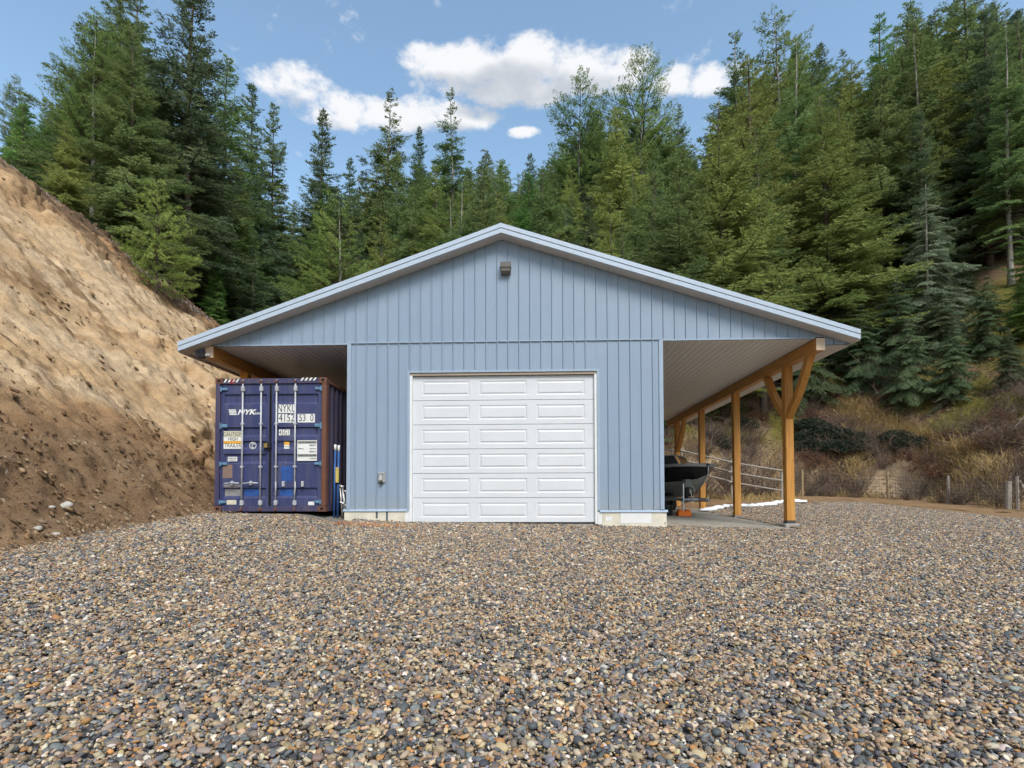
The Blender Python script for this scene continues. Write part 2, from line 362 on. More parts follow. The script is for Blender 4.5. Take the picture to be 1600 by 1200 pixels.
MOSS = np.array((.135, .125, .024)); DIRT = np.array((.27, .17, .09)); GRAVEL = np.array((.20, .18, .16)); PAD = np.array((.36, .33, .28)); STRAW = np.array((.30, .22, .12))
def tints(X, Y, Z):
    s = hill_dist(X, Y); n1 = fbm(X * .35, Y * .35, 41, 4); n2 = fbm(X * 1.3, Y * 1.3, 51, 4); n3 = fbm(X * .9, Z * 1.4 + Y * .3, 61, 4)
    c = np.broadcast_to(GRAVEL, X.shape + (3,)).copy()
    pad = sstep(3.2, 3.5, X) * sstep(7.4, 6.9, X) * sstep(.2, .6, Y + .3 * n2); c = _mixc(c, PAD, pad)
    dirt = sstep(-.6, .3, s + 3.0 + .5 * n2) * (X > 5); c = _mixc(c, DIRT, np.clip(dirt, 0, 1))
    a = -X - 6.1
    bankm = sstep(-.25, .25, a + .35 * n2)
    hgt = Z - .2
    bc = _mixc(np.broadcast_to(SAND, X.shape + (3,)), SANDPALE, sstep(.0, .5, n3)); bc = _mixc(bc, SANDRED, sstep(.12, .55, -n3 + .25 * n1)); fl_ = fbm(X * .9 + .3 * Y, Y * 3.0, 66, 5, .65); bc = _mixc(bc, SANDRED * .62, sstep(.16, .38, fl_) * .85)
    low = sstep(3.2, .4, hgt + 1.5 * n1 + .6 * n2 + 1.6 * fbm(X * .35, Y * 2.2, 68, 4) - .32 * np.maximum(-Y - 1, 0)); bc = _mixc(bc, SOIL * 1.25, np.clip(low, 0, 1) * .92)
    c = _mixc(c, bc, bankm)
    cap = -.73 - .153 * Y - .79 * X - .15
    top = sstep(-.75, -.15, Z - cap + .25 * n2) * (X < -6.5); c = _mixc(c, _mixc(np.broadcast_to(FLOOR * .8, X.shape + (3,)), SANDRED, sstep(0, .6, n2)), np.clip(top, 0, 1) * .9)
    hm = sstep(.2, 1.2, s + .4 * n2) * (1 - bankm * (X < -6.5) * (s < 1.5)); fl = _mixc(np.broadcast_to(FLOOR, X.shape + (3,)), SOIL, sstep(0, .5, n2))
    fl = _mixc(fl, STRAW, sstep(.1, .5, n1) * .6)
    cutm = sstep(.7, 1.2, s + .3 * n2) * sstep(3.2, 2.2, s + .4 * n2); fl = _mixc(fl, SANDPALE * .85, np.clip(cutm * sstep(-.25, .25, n1 + .15), 0, 1) * .8)
    mossm = sstep(2.6, 5, s) * sstep(-.12, .28, fbm(X * .5 + 9, Y * .5, 71, 4)) * (X > 8); fl = _mixc(fl, MOSS, np.clip(mossm, 0, 1) * .85)
    c = _mixc(c, fl, np.clip(hm, 0, 1))
    return c
LAST = {}
def patch(name, xs, ys, detail=None, dz=0.0, skip=None):
    X, Y = np.meshgrid(np.asarray(xs, float), np.asarray(ys, float)); Z = height(X, Y)
    C = tints(X, Y, Z)
    if detail is not None: X, Y, Z = detail(X, Y, Z)
    ny, nx = X.shape; idx = np.arange(nx * ny).reshape(ny, nx)
    F = np.stack([idx[:-1, :-1], idx[:-1, 1:], idx[1:, 1:], idx[1:, :-1]], -1).reshape(-1, 4)
    if skip is not None:
        cx = (X[:-1, :-1] + X[1:, 1:]).ravel() / 2; cy = (Y[:-1, :-1] + Y[1:, 1:]).ravel() / 2; F = F[~skip(cx, cy)]
    V = np.stack([X, Y, Z + dz], -1).reshape(-1, 3); LAST['V'] = V
    me = np_mesh(name, V, F, C.reshape(-1, 3), True); return link(name, me, M['earth'])
def bank_detail(X, Y, Z):
    """slump scarps, rills and clods pushed out along the bank's face"""
    a = np.clip((-X - 6.2) / 1.5, 0, 1); t = (-X) * .75 + Y * .55; q = Y - .55 * X
    warp = .8 * fbm(X * .5, Y * .5, 91, 3)
    A = -X; pm = sstep(-.15, .35, fbm(X * .3 + 4, Y * .3, 44, 3))
    ledge = (vnoise(A * .45 + warp, Y * .3, 5) - .5) * .40
    r1 = np.abs(fbm(A * .38 + warp, Y * 1.5 + .4 * A, 12, 4, .55)); rill = -np.clip(.13 - r1, 0, 1) * 1.1
    step = sstep(-.025, .03, fbm(A * 1.15 + warp, Y * .62, 33, 4, .6)) * .25 * pm
    step = step + sstep(-.03, .04, fbm(A * 2.7 + 2 * warp, Y * 1.5, 35, 3, .6)) * .13 * (.3 + .7 * pm)
    crack = step - .06 * np.clip(.05 - np.abs(fbm(A * 4.5 + warp, Y * 2.0, 39, 3, .6)), 0, 1) / .05
    clod = fbm(X * 4.0, Y * 4.5 + Z * 3, 77, 5, .75) * .15
    low = sstep(2.4, .6, Z) * np.clip((-X - 6.0) / .5, 0, 1)
    lump = np.clip(fbm(X * 2.6, Y * 2.6, 83, 4, .6), -.1, 1) * .22 * low
    d = a * (ledge + rill + crack + clod) + lump
    edge = np.minimum(np.minimum(sstep(X.min(), X.min() + .8, X), sstep(X.max(), X.max() - .4, X)), np.minimum(sstep(Y.min(), Y.min() + .6, Y), sstep(Y.max(), Y.max() - .8, Y)))
    d = d * edge
    return X + d * .62, Y - d * .25, Z + d * .62
def hill_detail(X, Y, Z):
    s = hill_dist(X, Y); m = sstep(.6, 1.6, s)
    r = np.abs(fbm(X * 1.1, Y * 1.1 + Z, 19, 5, .6)); d = m * (fbm(X * 1.8, Y * 1.8, 23, 5, .6) * .32 - np.clip(.12 - r, 0, 1) * 1.4)
    d = d + (1 - m) * sstep(-3, -1.5, s) * fbm(X * 2.2, Y * 2.2, 29, 3) * .05
    return X, Y - d * .3, Z + d
def surf(x, y):
    x = np.atleast_1d(np.asarray(x, float)); y = np.atleast_1d(np.asarray(y, float)); z = height(x, y); return np.maximum(z, hill_detail(x, y, z)[2]) if True else z
rng_lin = lambda a, b, st: np.arange(a, b + st * .5, st)
o = patch('gravel_yard', np.concatenate([rng_lin(-6.4, 18.4, .2)]), rng_lin(-13.5, 13.4, .2), dz=-.02,
          skip=lambda x, y: (x > -3.3) & (x < 3.3) & (y > .35) & (y < 12.5)); tag(o, kind='structure')
o = patch('sand_bank', rng_lin(-27, -5.9, .07), rng_lin(-9.5, 21, .075), bank_detail); tag(o, kind='structure')
# crumbs of sand and soil lying loose on the bank
def loose(name, V, n, seed, smin, smax, cols, label, cat):
    r = np.random.default_rng(seed); bm = bmesh.new(); bmesh.ops.create_icosphere(bm, subdivisions=1, radius=1); iv = np.array([v.co[:] for v in bm.verts]); fc = np.array([[v.index for v in f.verts] for f in bm.faces]); bm.free()
    P = V[r.integers(0, len(V), n)] + r.normal(0, .03, (n, 3)) * np.array([1, 1, 0]); sz = smin * (smax / smin) ** (r.random(n) ** 2.2)
    sc = sz[:, None] * np.column_stack([r.uniform(.8, 1.6, n), r.uniform(.7, 1.1, n), r.uniform(.35, .75, n)]); a = r.uniform(-.5, .5, n); ca, sa = np.cos(a), np.sin(a)
    W = iv[None] * sc[:, None] * (1 + r.uniform(-.28, .28, (n, len(iv), 1))); tilt = W[:, :, 0] * -.75
    W = np.stack([W[:, :, 0] * ca[:, None] - W[:, :, 1] * sa[:, None], W[:, :, 0] * sa[:, None] + W[:, :, 1] * ca[:, None], W[:, :, 2] + tilt], -1) + P[:, None]
    F = (fc[None] + (np.arange(n) * len(iv))[:, None, None]).reshape(-1, 3); cols = np.array(cols); C = cols[r.integers(0, len(cols), n)] * r.uniform(.7, 1.25, (n, 1))
    o = link(name, np_mesh(name, W.reshape(-1, 3), F, np.repeat(C, len(iv), 0)), M['litter']); return tag(o, label, cat, kind='stuff')
_V = LAST['V']; _V = _V[(_V[:, 0] > -24) & (_V[:, 1] < 15) & (_V[:, 0] < -6.3) & (_V[:, 1] > -6)]
_m = sstep(.02, .35, fbm(_V[:, 0] * .7 + .3 * _V[:, 1], _V[:, 1] * 1.8, 131, 4, .6)); _keep = np.random.default_rng(2).random(len(_V)) < _m
loose('soil_crumbs', _V[_keep], 9000, 61, .010, .07, [(.34, .22, .12), (.24, .15, .08), (.16, .10, .055), (.40, .28, .16), (.13, .085, .05)], 'loose crumbs of sand and clay lying over the sand bank', 'soil crumbs')
_L = _V[(_V[:, 2] < 2.3 + .5 * np.sin(_V[:, 1] * 1.3)) & (_V[:, 1] > -6)]
loose('bank_debris', _L, 11000, 62, .008, .045, [(.19, .12, .07), (.12, .075, .045), (.24, .155, .09), (.15, .095, .06), (.28, .21, .14)], 'dark soil lumps and small stones at the foot of the sand bank', 'debris')
_E = np.random.default_rng(5); _n = 2600; _ey = _E.uniform(-6.5, -.2, _n); _ex = -6.3 + np.abs(_E.normal(0, .28, _n)) * np.where(_E.random(_n) < .75, 1, -1); loose('toe_crumbs', np.column_stack([_ex, _ey, height(_ex, _ey) + .012]), 2600, 63, .008, .04, [(.19, .12, .07), (.27, .18, .10), (.33, .25, .17), (.14, .10, .07)], 'brown soil crumbs strewn onto the gravel below the sand bank', 'soil crumbs')
o = patch('cut_bank', rng_lin(4.6, 26.5, .12), rng_lin(6.0, 26.5, .12), hill_detail, dz=-.012, skip=lambda x, y: (hill_dist(x, y) < -2.2)); tag(o, kind='structure')
_far = np.concatenate([-np.geomspace(300, 46, 14), rng_lin(-44, 44, .8), np.geomspace(46, 300, 14)])
_fary = np.concatenate([-np.geomspace(200, 15, 12), rng_lin(-14, 76, .8), np.geomspace(78, 400, 12)])
def _covered(x, y):
    return ((x > -26) & (x < -6.8) & (y > -8.6) & (y < 20)) | ((x > 5.6) & (x < 25.5) & (y > 7) & (y < 25.5) & (hill_dist(x, y) > -1)) | ((x > -6.8) & (x < 17.4) & (y > -12.6) & (y < 12.4))
o = patch('hillside', _far, _fary, dz=-.05, skip=_covered); tag(o, kind='structure')
_n = 900; _q = np.random.default_rng(8); _rx = _q.normal(-2.75, .38, _n); _ry = _q.normal(-.75, .13, _n); loose('red_clay_crumbs', np.column_stack([_rx, _ry, height(_rx, _ry) + .022]), _n, 64, .008, .026, [(.40, .19, .09), (.34, .15, .07), (.45, .26, .14)], 'patch of reddish clay crumbs on the gravel by the left foundation', 'clay crumbs')

# ------------------------------------------------------------------ the garage
WL, WR, ZT, ZB = -3.448, 3.448, 3.985, .30
DL, DR, DT = -2.053, 2.024, 3.31
LEN = 12.8; OV = .31
RIDGE_X, RIDGE_Z = -.03, 6.45
EL, ER = -7.11, 7.47; ELZ, ERZ = 3.97, 4.04
def roof_top(x):
    return RIDGE_Z + (ELZ - RIDGE_Z) * (RIDGE_X - x) / (RIDGE_X - EL) if x < RIDGE_X else RIDGE_Z + (ERZ - RIDGE_Z) * (x - RIDGE_X) / (ER - RIDGE_X)
garage = empty('garage_building')
tag(garage, 'blue grey steel clad garage with timber post carports on both sides', 'garage')
# foundation
fb = MB(); fb.box(-3.50, -2.16, -.03, LEN, -.6, ZB - .02); fb.build('foundation', M['concrete'], garage)
fb = MB(); fb.box(2.125, 3.50, -.03, LEN, -.6, ZB - .045); fb.build('foundation', M['concrete'], garage)
MB().box(-2.16, 2.125, .06, LEN, -.6, -.005).build('floor_slab', M['pier'], garage)
for x, z0, z1 in ((-2.78, .12, .27), (-2.555, .02, .27)): MB().box(x - .02, x + .02, -.036, -.028, z0, z1).build('form_tie_slot', M['fascia_dark'], garage)
MB().box(3.455, 3.47, -.036, -.028, -.02, .03).build('form_tie_slot', M['fascia_dark'], garage)
MB().box(2.20, 2.34, -.034, -.029, .06, .15).build('patch_mark', M['jamb'], garage)
MB().box(2.52, 3.18, -.034, -.029, .01, .235).build('patch_mark', M['jamb'], garage)
# siding: one strip per rib, the rib standing proud along its left edge, screws set across the flats
PITCH = .2413
def strip_mesh(x0, x1, z0, top_at, rib=True, y=0.0, zt=None):
    prof = []
    if rib and x1 - x0 > .08:
        prof += [(x0, y), (x0 + .004, y - .006), (x0 + .012, y - .021), (x0 + .030, y - .021), (x0 + .038, y - .002)]
        w = x1 - x0 - .038
        prof += [(x0 + .038 + w * .5, y), (x1 - .0015, y - .001)]
    else: prof += [(x0, y), (x1 - .0015, y)]
    m = MB(); n = len(prof); vs_ = []
    for (px, pyy) in prof: vs_.append((px, pyy, z0))
    for (px, pyy) in prof: vs_.append((px, pyy, top_at(px) if callable(top_at) else top_at))
    m.add(vs_, [(i, i + 1, n + i + 1, n + i) for i in range(n - 1)])
    if z0 < 3.5 or True:
        zt_ = top_at((x0 + x1) / 2) if callable(top_at) else top_at
        for zz in np.arange(z0 + .12, zt_ - .1, .92):
            cx_, r_ = x0 + .075, .0075
            m.add([(cx_ - r_, y - .001, zz - r_), (cx_ + r_, y - .001, zz - r_), (cx_ + r_, y - .001, zz + r_), (cx_ - r_, y - .001, zz + r_), (cx_, y - .009, zz)], [(0, 1, 4), (1, 2, 4), (2, 3, 4), (3, 0, 4)])
    return m
def soffit_z(x): return roof_top(x) - .205
xs = [RIDGE_X - .125 + PITCH * i for i in range(-32, 33)]
for x in xs:                                        # gable strips
    cuts = [max(x, EL + .02)] + [c for c in (-6.669, 6.890) if x < c < x + PITCH] + [min(x + PITCH, ER - .03)]
    for lo, hi in zip(cuts[:-1], cuts[1:]):
        if hi - lo < .015: continue
        z0 = 3.825 if hi <= -6.66 or lo >= 6.88 else ZT + .004
        if soffit_z((lo + hi) / 2) - z0 < .012: continue
        strip_mesh(lo, hi, z0, lambda q: max(z0 + .005, soffit_z(q) + .01), lo == x).build('siding_panel', M['siding'], garage)
for x in xs:                                        # wall strips below the girt trim
    for (a, b, z0, z1) in ((WL + .03, DL - .05, ZB, ZT - .004), (DL - .05, DR + .05, DT + .03, ZT - .004), (DR + .05, WR - .03, ZB, ZT - .004)):
        lo, hi = max(x, a), min(x + PITCH, b)
        if hi - lo > .012: strip_mesh(lo, hi, z0, z1, lo == x).build('siding_panel', M['siding'], garage)
# trims
MB().box(WL, WR, -.030, .0, ZT - .006, ZT + .012).build('girt_trim', M['trim'], garage)
MB().box(-6.47, WL - .002, -.028, .02, ZT - .03, ZT + .002).build('girt_trim', M['trim'], garage)
MB().box(WR + .002, 6.69, -.028, .02, ZT - .03, ZT + .002).build('girt_trim', M['trim'], garage)
for a, b in ((WL - .012, WL + .075), (WR - .075, WR + .012)):
    MB().add([(a, -.027, ZB), (b, -.027, ZB), (b, -.027, ZT - .008), (a, -.027, ZT - .008), (a, .1, ZB), (b, .0, ZB), (b, .0, ZT - .008), (a, .1, ZT - .008)],
             [(0, 1, 2, 3), (0, 3, 7, 4), (1, 5, 6, 2), (0, 4, 5, 1), (3, 2, 6, 7)]).build('corner_trim', M['trim'], garage)
for a, b, z in ((-3.53, DL - .05, ZB), (DR + .05, 3.53, ZB - .025)):
    MB().prism([(-.055, z - .03), (-.048, z - .032), (-.012, z + .012), (.0, z + .02), (.0, z - .03)], 'x', a, b).build('base_flashing', M['trim'], garage)
# door opening
MB().box(DL - .062, DR + .062, -.034, .0, DT + .0, DT + .045).build('door_head_trim', M['trim'], garage)
for a, b in ((DL - .062, DL - .01), (DR + .01, DR + .062)): MB().box(a, b, -.034, .0, ZB - .02, DT).build('door_side_trim', M['trim'], garage)
for a, b, c_ in ((DL - .105, DL - .012, ZB - .025), (DR + .012, DR + .105, ZB - .05)): MB().box(a, b, -.026, .0, -.02, c_).build('door_side_trim', M['jamb'], garage)
MB().box(DL - .01, DL + .045, -.012, .13, -.01, DT - .06).build('door_jamb', M['jamb'], garage)
MB().box(DR - .045, DR + .01, -.012, .13, -.01, DT - .06).build('door_jamb', M['jamb'], garage)
MB().box(DL - .01, DR + .01, -.010, .13, DT - .06, DT).build('door_header', plain('tan header', (.36, .30, .24), .7), garage)
MB().box(DL, DR, .19, .21, 0, DT).build('door_backing', M['black'], garage)
# overhead door: six hinged sections, three embossed panels each
door = empty('overhead_door'); door.parent = garage
N = 6; dz0, dz1 = .025, DT - .065; sh = (dz1 - dz0) / N; dx0, dx1 = DL + .046, DR - .046
def section(z0, z1):
    m = MB(); yf = .055
    W = dx1 - dx0; pw = W * .267; gap = (W - 3 * pw) / 4; pxs = [dx0 + gap + i * (pw + gap) for i in range(3)]
    za, zb = z0 + sh * .20, z1 - sh * .20
    def q(a, b, c, d): m.add([a, b, c, d], [(0, 1, 2, 3)])
    g = .005
    z0 += g; z1 -= g
    q((dx0, yf, z0), (dx1, yf, z0), (dx1, yf, za), (dx0, yf, za)); q((dx0, yf, zb), (dx1, yf, zb), (dx1, yf, z1), (dx0, yf, z1))
    xx = dx0
    for px in pxs:
        q((xx, yf, za), (px, yf, za), (px, yf, zb), (xx, yf, zb)); xx = px + pw
        # groove then raised field
        rings = [(0, 0), (.022, .009), (.036, .009), (.062, -.002)]
        for (i0, d0), (i1, d1) in zip(rings[:-1], rings[1:]):
            o_ = [(px + i0, yf + d0, za + i0), (px + pw - i0, yf + d0, za + i0), (px + pw - i0, yf + d0, zb - i0), (px + i0, yf + d0, zb - i0)]
            i_ = [(px + i1, yf + d1, za + i1), (px + pw - i1, yf + d1, za + i1), (px + pw - i1, yf + d1, zb - i1), (px + i1, yf + d1, zb - i1)]
            for k in range(4): q(o_[k], o_[(k + 1) % 4], i_[(k + 1) % 4], i_[k])
        i1, d1 = rings[-1]
        q((px + i1, yf + d1, za + i1), (px + pw - i1, yf + d1, za + i1), (px + pw - i1, yf + d1, zb - i1), (px + i1, yf + d1, zb - i1))
    q((xx, yf, za), (dx1, yf, za), (dx1, yf, zb), (xx, yf, zb))
    # folded lips at the joints
    q((dx0, yf, z1), (dx1, yf, z1), (dx1, yf + .045, z1 + .003), (dx0, yf + .045, z1 + .003)); q((dx0, yf + .045, z0 - .003), (dx1, yf + .045, z0 - .003), (dx1, yf, z0), (dx0, yf, z0))
    return m
for i in range(N): section(dz0 + i * sh, dz0 + (i + 1) * sh).build('door_section', M['door'], door)
MB().box(dx0, dx1, .05, .09, -.004, .026).build('bottom_seal', M['rubber'], door)
# side walls of the heated part, as seen from the carports
for xw, sg in ((WL, -1), (WR, 1)):
    m = MB(); ys = np.arange(.1, LEN, PITCH)
    for y in ys:
        y1 = min(y + PITCH, LEN)
        pts = [(xw, y), (xw + sg * .004, y + .004), (xw + sg * .02, y + .012), (xw + sg * .02, y + .03), (xw, y + .04), (xw, y1)]
        n = len(pts); m.add([(p[0], p[1], ZB) for p in pts] + [(p[0], p[1], ZT) for p in pts], [(i, i + 1, n + i + 1, n + i) for i in range(n - 1)])
    m.build('side_wall', M['siding'], garage)
MB().box(WL, WR, LEN - .02, LEN, ZB, ZT).build('back_wall', M['siding'], garage)
# carport ceilings of narrow metal planks
PW = .152
def plank(w):
    return MB().add([(0, 0, 0), (.012, 0, .012), (.026, 0, .012), (.038, 0, 0), (w, 0, 0), (0, LEN, 0), (.012, LEN, .012), (.026, LEN, .012), (.038, LEN, 0), (w, LEN, 0)],
                    [(i, i + 1, 6 + i, 5 + i) for i in range(4)]).mesh('ceiling_plank')
pm = plank(PW)
for a, b in ((-6.47, WL - .002), (WR + .002, 6.69)):
    n = int((b - a) / PW)
    for i in range(n): link('ceiling_plank', pm, M['ceiling'], garage, (a + i * PW, .02, ZT - .02))
    w = (b - a) - n * PW
    if w > .03: link('ceiling_plank', plank(w), M['ceiling'], garage, (a + n * PW, .02, ZT - .02))
# beams, posts and braces
PZ = -.06; BZ0, BZ1 = 3.696, 3.962
posts_y = [1.414 + 3.349 * i for i in range(4)]
for side, xi, xo in ((1, 6.698, 6.888), (-1, -6.477, -6.667)):
    x0, x1 = min(xi, xo), max(xi, xo); xc = (x0 + x1) / 2
    MB().cbox(x0, x1, -.045, LEN + .1, BZ0, BZ1, .008).build('beam', M['wood_beam'], garage)
    MB().box(x0 + .004, x1 - .004, -.050, -.044, BZ0 + .004, BZ1 - .004).build('beam_end', M['endgrain'], garage)
    gz = PZ if side > 0 else .22
    for i, py_ in enumerate(posts_y):
        ps = MB(); ps.cbox(-.095, .095, -.095, .095, 0, BZ0 - gz - .05, .010).build('post', M['wood'], garage, (xc, py_ + .095, gz + .05))
        MB().box(xc - .10, xc + .10, py_ - .005, py_ + .195, gz - .015, gz + .05).build('post_shoe', M['steel'] if i else plain('dark steel shoe', (.06, .06, .065), .5), garage)
        MB().cbox(xc - .165, xc + .165, py_ - .07, py_ + .26, gz - .6, gz - .015 - .0, .02).build('concrete_pier', M['pier'], garage)
        yc = py_ + .095
        def brace(sg):
            # a sawn curved knee brace from the post up to the beam
            n = 9; pts = []
            for k in range(n):
                t = k / (n - 1); bow = .10 * math.sin(math.pi * t)
                yy = .05 + (1.22 - .05) * t; zz = BZ0 - 1.30 + 1.34 * t
                pts.append((yy + bow * .72, zz - bow * .70))
            up = [(a - .118, b + .105) for a, b in pts]
            poly = pts + up[::-1]
            poly = [(yc + sg * a, min(b, BZ0 - .002)) for a, b in poly]
            MB().prism(poly, 'x', x0 + .022, x1 - .022).build('brace', M['wood'], garage)
        if i == 0 and side > 0: brace(-1); brace(1)
        if i == 3 and side > 0: brace(-1)
# roof: decking with standing ribs, rake trims, soffits
for ex, ez, sg in ((EL, ELZ, -1), (ER, ERZ, 1)):
    y0, y1 = -OV, LEN + OV
    MB().add([(RIDGE_X, y0 + .01, RIDGE_Z - .012), (ex, y0 + .01, ez - .012), (ex, y1, ez - .012), (RIDGE_X, y1, RIDGE_Z - .012), (RIDGE_X, y0 + .01, RIDGE_Z - .05), (ex, y0 + .01, ez - .05), (ex, y1, ez - .05), (RIDGE_X, y1, RIDGE_Z - .05)],
             [(0, 1, 2, 3), (4, 7, 6, 5), (1, 5, 6, 2), (0, 4, 5, 1), (3, 2, 6, 7)]).build('roof', M['roof'], garage)
    for yr in np.arange(y0 + .25, y1, .4):
        MB().add([(RIDGE_X, yr, RIDGE_Z - .013), (RIDGE_X, yr + .03, RIDGE_Z - .013), (RIDGE_X, yr + .015, RIDGE_Z + .02), (ex, yr, ez - .013), (ex, yr + .03, ez - .013), (ex, yr + .015, ez + .02)],
                 [(0, 3, 5, 2), (1, 2, 5, 4), (3, 4, 5), (0, 2, 1)]).build('roof_rib', M['roof'], garage)
    def rake(name, t0, t1, yy, mat, dy=.02, xe=0):
        x1_ = ex + sg * xe; e = ez + (ez - RIDGE_Z) / abs(ex - RIDGE_X) * xe
        MB().prism([(RIDGE_X, RIDGE_Z - t0), (x1_, e - t0), (x1_, e - t1), (RIDGE_X, RIDGE_Z - t1)], 'y', yy, yy + dy).build(name, mat, garage)
    rake('rake_cap', -.012, .082, -OV - .022, M['fascia'], .05)
    rake('rake_joint', .082, .098, -OV - .004, M['fascia_dark'], .02)
    rake('rake_fascia', .096, .192, -OV - .014, M['fascia'], .03)
    MB().prism([(RIDGE_X, RIDGE_Z - .185), (ex, ez - .185), (ex, ez - .200), (RIDGE_X, RIDGE_Z - .200)], 'y', -OV + .017, .03).build('gable_soffit', M['soffit'], garage)
    MB().box(min(ex, ex - sg * .02), max(ex, ex - sg * .02), -OV + .02, LEN + OV, ez - .215, ez - .015).build('eave_fascia', M['soffit'], garage)
    bx_ = 6.890 if sg > 0 else -6.669
    MB().box(min(bx_, ex - sg * .022), max(bx_, ex - sg * .022), .03, LEN + OV, 3.810, 3.822).build('eave_soffit', M['soffit'], garage)
MB().prism([(RIDGE_X - .05, RIDGE_Z - .005), (RIDGE_X, RIDGE_Z + .018), (RIDGE_X + .05, RIDGE_Z - .005)], 'y', -OV - .024, LEN + OV).build('ridge_cap', M['fascia'], garage)

# wall lamp under the ridge
wl_ = empty('wall_light', (.06, -.022, 5.585)); tag(wl_, 'small bronze wall pack light high under the garage ridge', 'wall light')
MB().prism([(0, .14), (-.11, .12), (-.15, .0), (-.15, -.015), (0, -.015)], 'x', -.115, .115).build('housing', M['lightbody'], wl_)
MB().prism([(-.004, -.02), (-.146, -.02), (-.13, -.09), (-.05, -.135), (-.004, -.135)], 'x', -.105, .105).build('lens', M['lens'], wl_)
MB().box(-.118, .118, -.155, .0, -.022, -.012).build('rim', M['black'], wl_)
# outdoor socket left of the door
oc = empty('outdoor_socket', (-2.685, -.012, 1.01)); tag(oc, 'grey weatherproof electrical socket on the wall left of the door', 'socket')
MB().cbox(-.075, .085, -.03, .012, -.11, .115, .008).build('back_plate', M['grey'], oc)
MB().cbox(-.045, .04, -.085, -.03, -.075, .06, .015).build('bubble_cover', plain('clear grey cover', (.45, .46, .46), .2), oc)
MB().box(-.05, .045, -.09, -.04, .06, .085).build('hinge', M['steel'], oc)
MB().box(-.03, .03, -.06, -.02, -.14, -.11).build('cord_outlet', M['black'], oc)
# flood light on the left beam end
fl = empty('flood_light', (-6.67, -.09, 3.72)); tag(fl, 'small black flood light at the end of the left carport beam', 'flood light')
MB().cbox(-.11, .05, -.09, .02, -.05, .09, .015).build('lamp_head', M['black'], fl)
MB().tube([(.03, 0, .02), (.13, -.02, .03)], .03, 8).build('sensor', M['white'], fl)
MB().box(-.22, -.02, .02, .07, .05, .16).build('mounting_box', plain('blue grey box', (.12, .18, .30), .5), fl)

# ------------------------------------------------------------------ shipping container
def text_mesh(s, size, shear=0.0, bold=0.0, sx=1.0):
    cu = bpy.data.curves.new('lettering', 'FONT'); cu.body = s; cu.size = size; cu.shear = shear; cu.align_x = 'CENTER'; cu.align_y = 'CENTER'; cu.offset = bold
    ob = bpy.data.objects.new('lettering', cu); col.objects.link(ob)
    dg = bpy.context.evaluated_depsgraph_get(); me = bpy.data.meshes.new_from_object(ob.evaluated_get(dg))
    bpy.data.objects.remove(ob); bpy.data.curves.remove(cu)
    n = len(me.vertices); co = np.zeros(n * 3, np.float32); me.vertices.foreach_get('co', co); co = co.reshape(-1, 3)
    co = np.stack([co[:, 0] * sx, -co[:, 2], co[:, 1]], -1); me.vertices.foreach_set('co', co.astype(np.float32).ravel()); me.update()
    me.materials.clear(); return me
cont = empty('shipping_container', (-3.811 - 1.219, -.32, .275), .0065)
tag(cont, 'weathered dark blue shipping container with white lettering under the left carport', 'shipping container')
W2, CH, CL = 1.219, 2.896, 12.19
zx = lambda a: (a - 526) / 307.5; zz = lambda b: (1103 - b) / 307.5
# frame
MB().cbox(-W2, -W2 + .10, 0, .16, .118, CH - .118, .012).build('corner_post', M['cont_frame'], cont)
MB().cbox(W2 - .105, W2, 0, .16, .118, CH - .118, .012).build('corner_post', M['cont_rust'], cont)
for sx_ in (-1, 1):
    MB().cbox(min(sx_ * W2, sx_ * (W2 - .12)), max(sx_ * W2, sx_ * (W2 - .12)), CL - .16, CL, .118, CH - .118, .012).build('corner_post', M['cont_frame'], cont)
def casting(cx_, cz_, y0):
    m = MB(); x0, x1 = cx_ - .081, cx_ + .081; z0, z1 = cz_ - .059, cz_ + .059
    # block with a slot sunk in its face
    hx, hz_ = .032, .026
    m.box(x0, x1, y0 + .03, y0 + .178, z0, z1)
    ring = [(x0, z0), (x1, z0), (x1, z1), (x0, z1)]; hole = [(cx_ - hx, cz_ - hz_), (cx_ + hx, cz_ - hz_), (cx_ + hx, cz_ + hz_), (cx_ - hx, cz_ + hz_)]
    for k in range(4):
        a, b, c_, d = ring[k], ring[(k + 1) % 4], hole[(k + 1) % 4], hole[k]
        m.add([(a[0], y0 - .004, a[1]), (b[0], y0 - .004, b[1]), (c_[0], y0 - .004, c_[1]), (d[0], y0 - .004, d[1])], [(0, 1, 2, 3)])
        m.add([(c_[0], y0 - .004, c_[1]), (d[0], y0 - .004, d[1]), (d[0], y0 + .031, d[1]), (c_[0], y0 + .031, c_[1])], [(0, 1, 2, 3)])
        m.add([(a[0], y0 - .004, a[1]), (b[0], y0 - .004, b[1]), (b[0], y0 + .03, b[1]), (a[0], y0 + .03, a[1])], [(0, 1, 2, 3)])
    return m
for cx_ in (-W2 + .079, W2 - .079):
    for cz_ in (.059, CH - .059):
        o = casting(cx_, cz_, 0).build('corner_casting', M['cont_rust'], cont)
        MB().box(cx_ - .033, cx_ + .033, .024, .0295, cz_ - .027, cz_ + .027).build('slot', M['black'], o)
MB().cbox(-W2 + .162, W2 - .162, .01, .12, CH - .125, CH - .01, .008).build('door_header', M['cont_frame'], cont)
MB().cbox(-W2 + .162, W2 - .162, .01, .14, .0, .115, .008).build('door_sill', M['cont_frame'], cont)
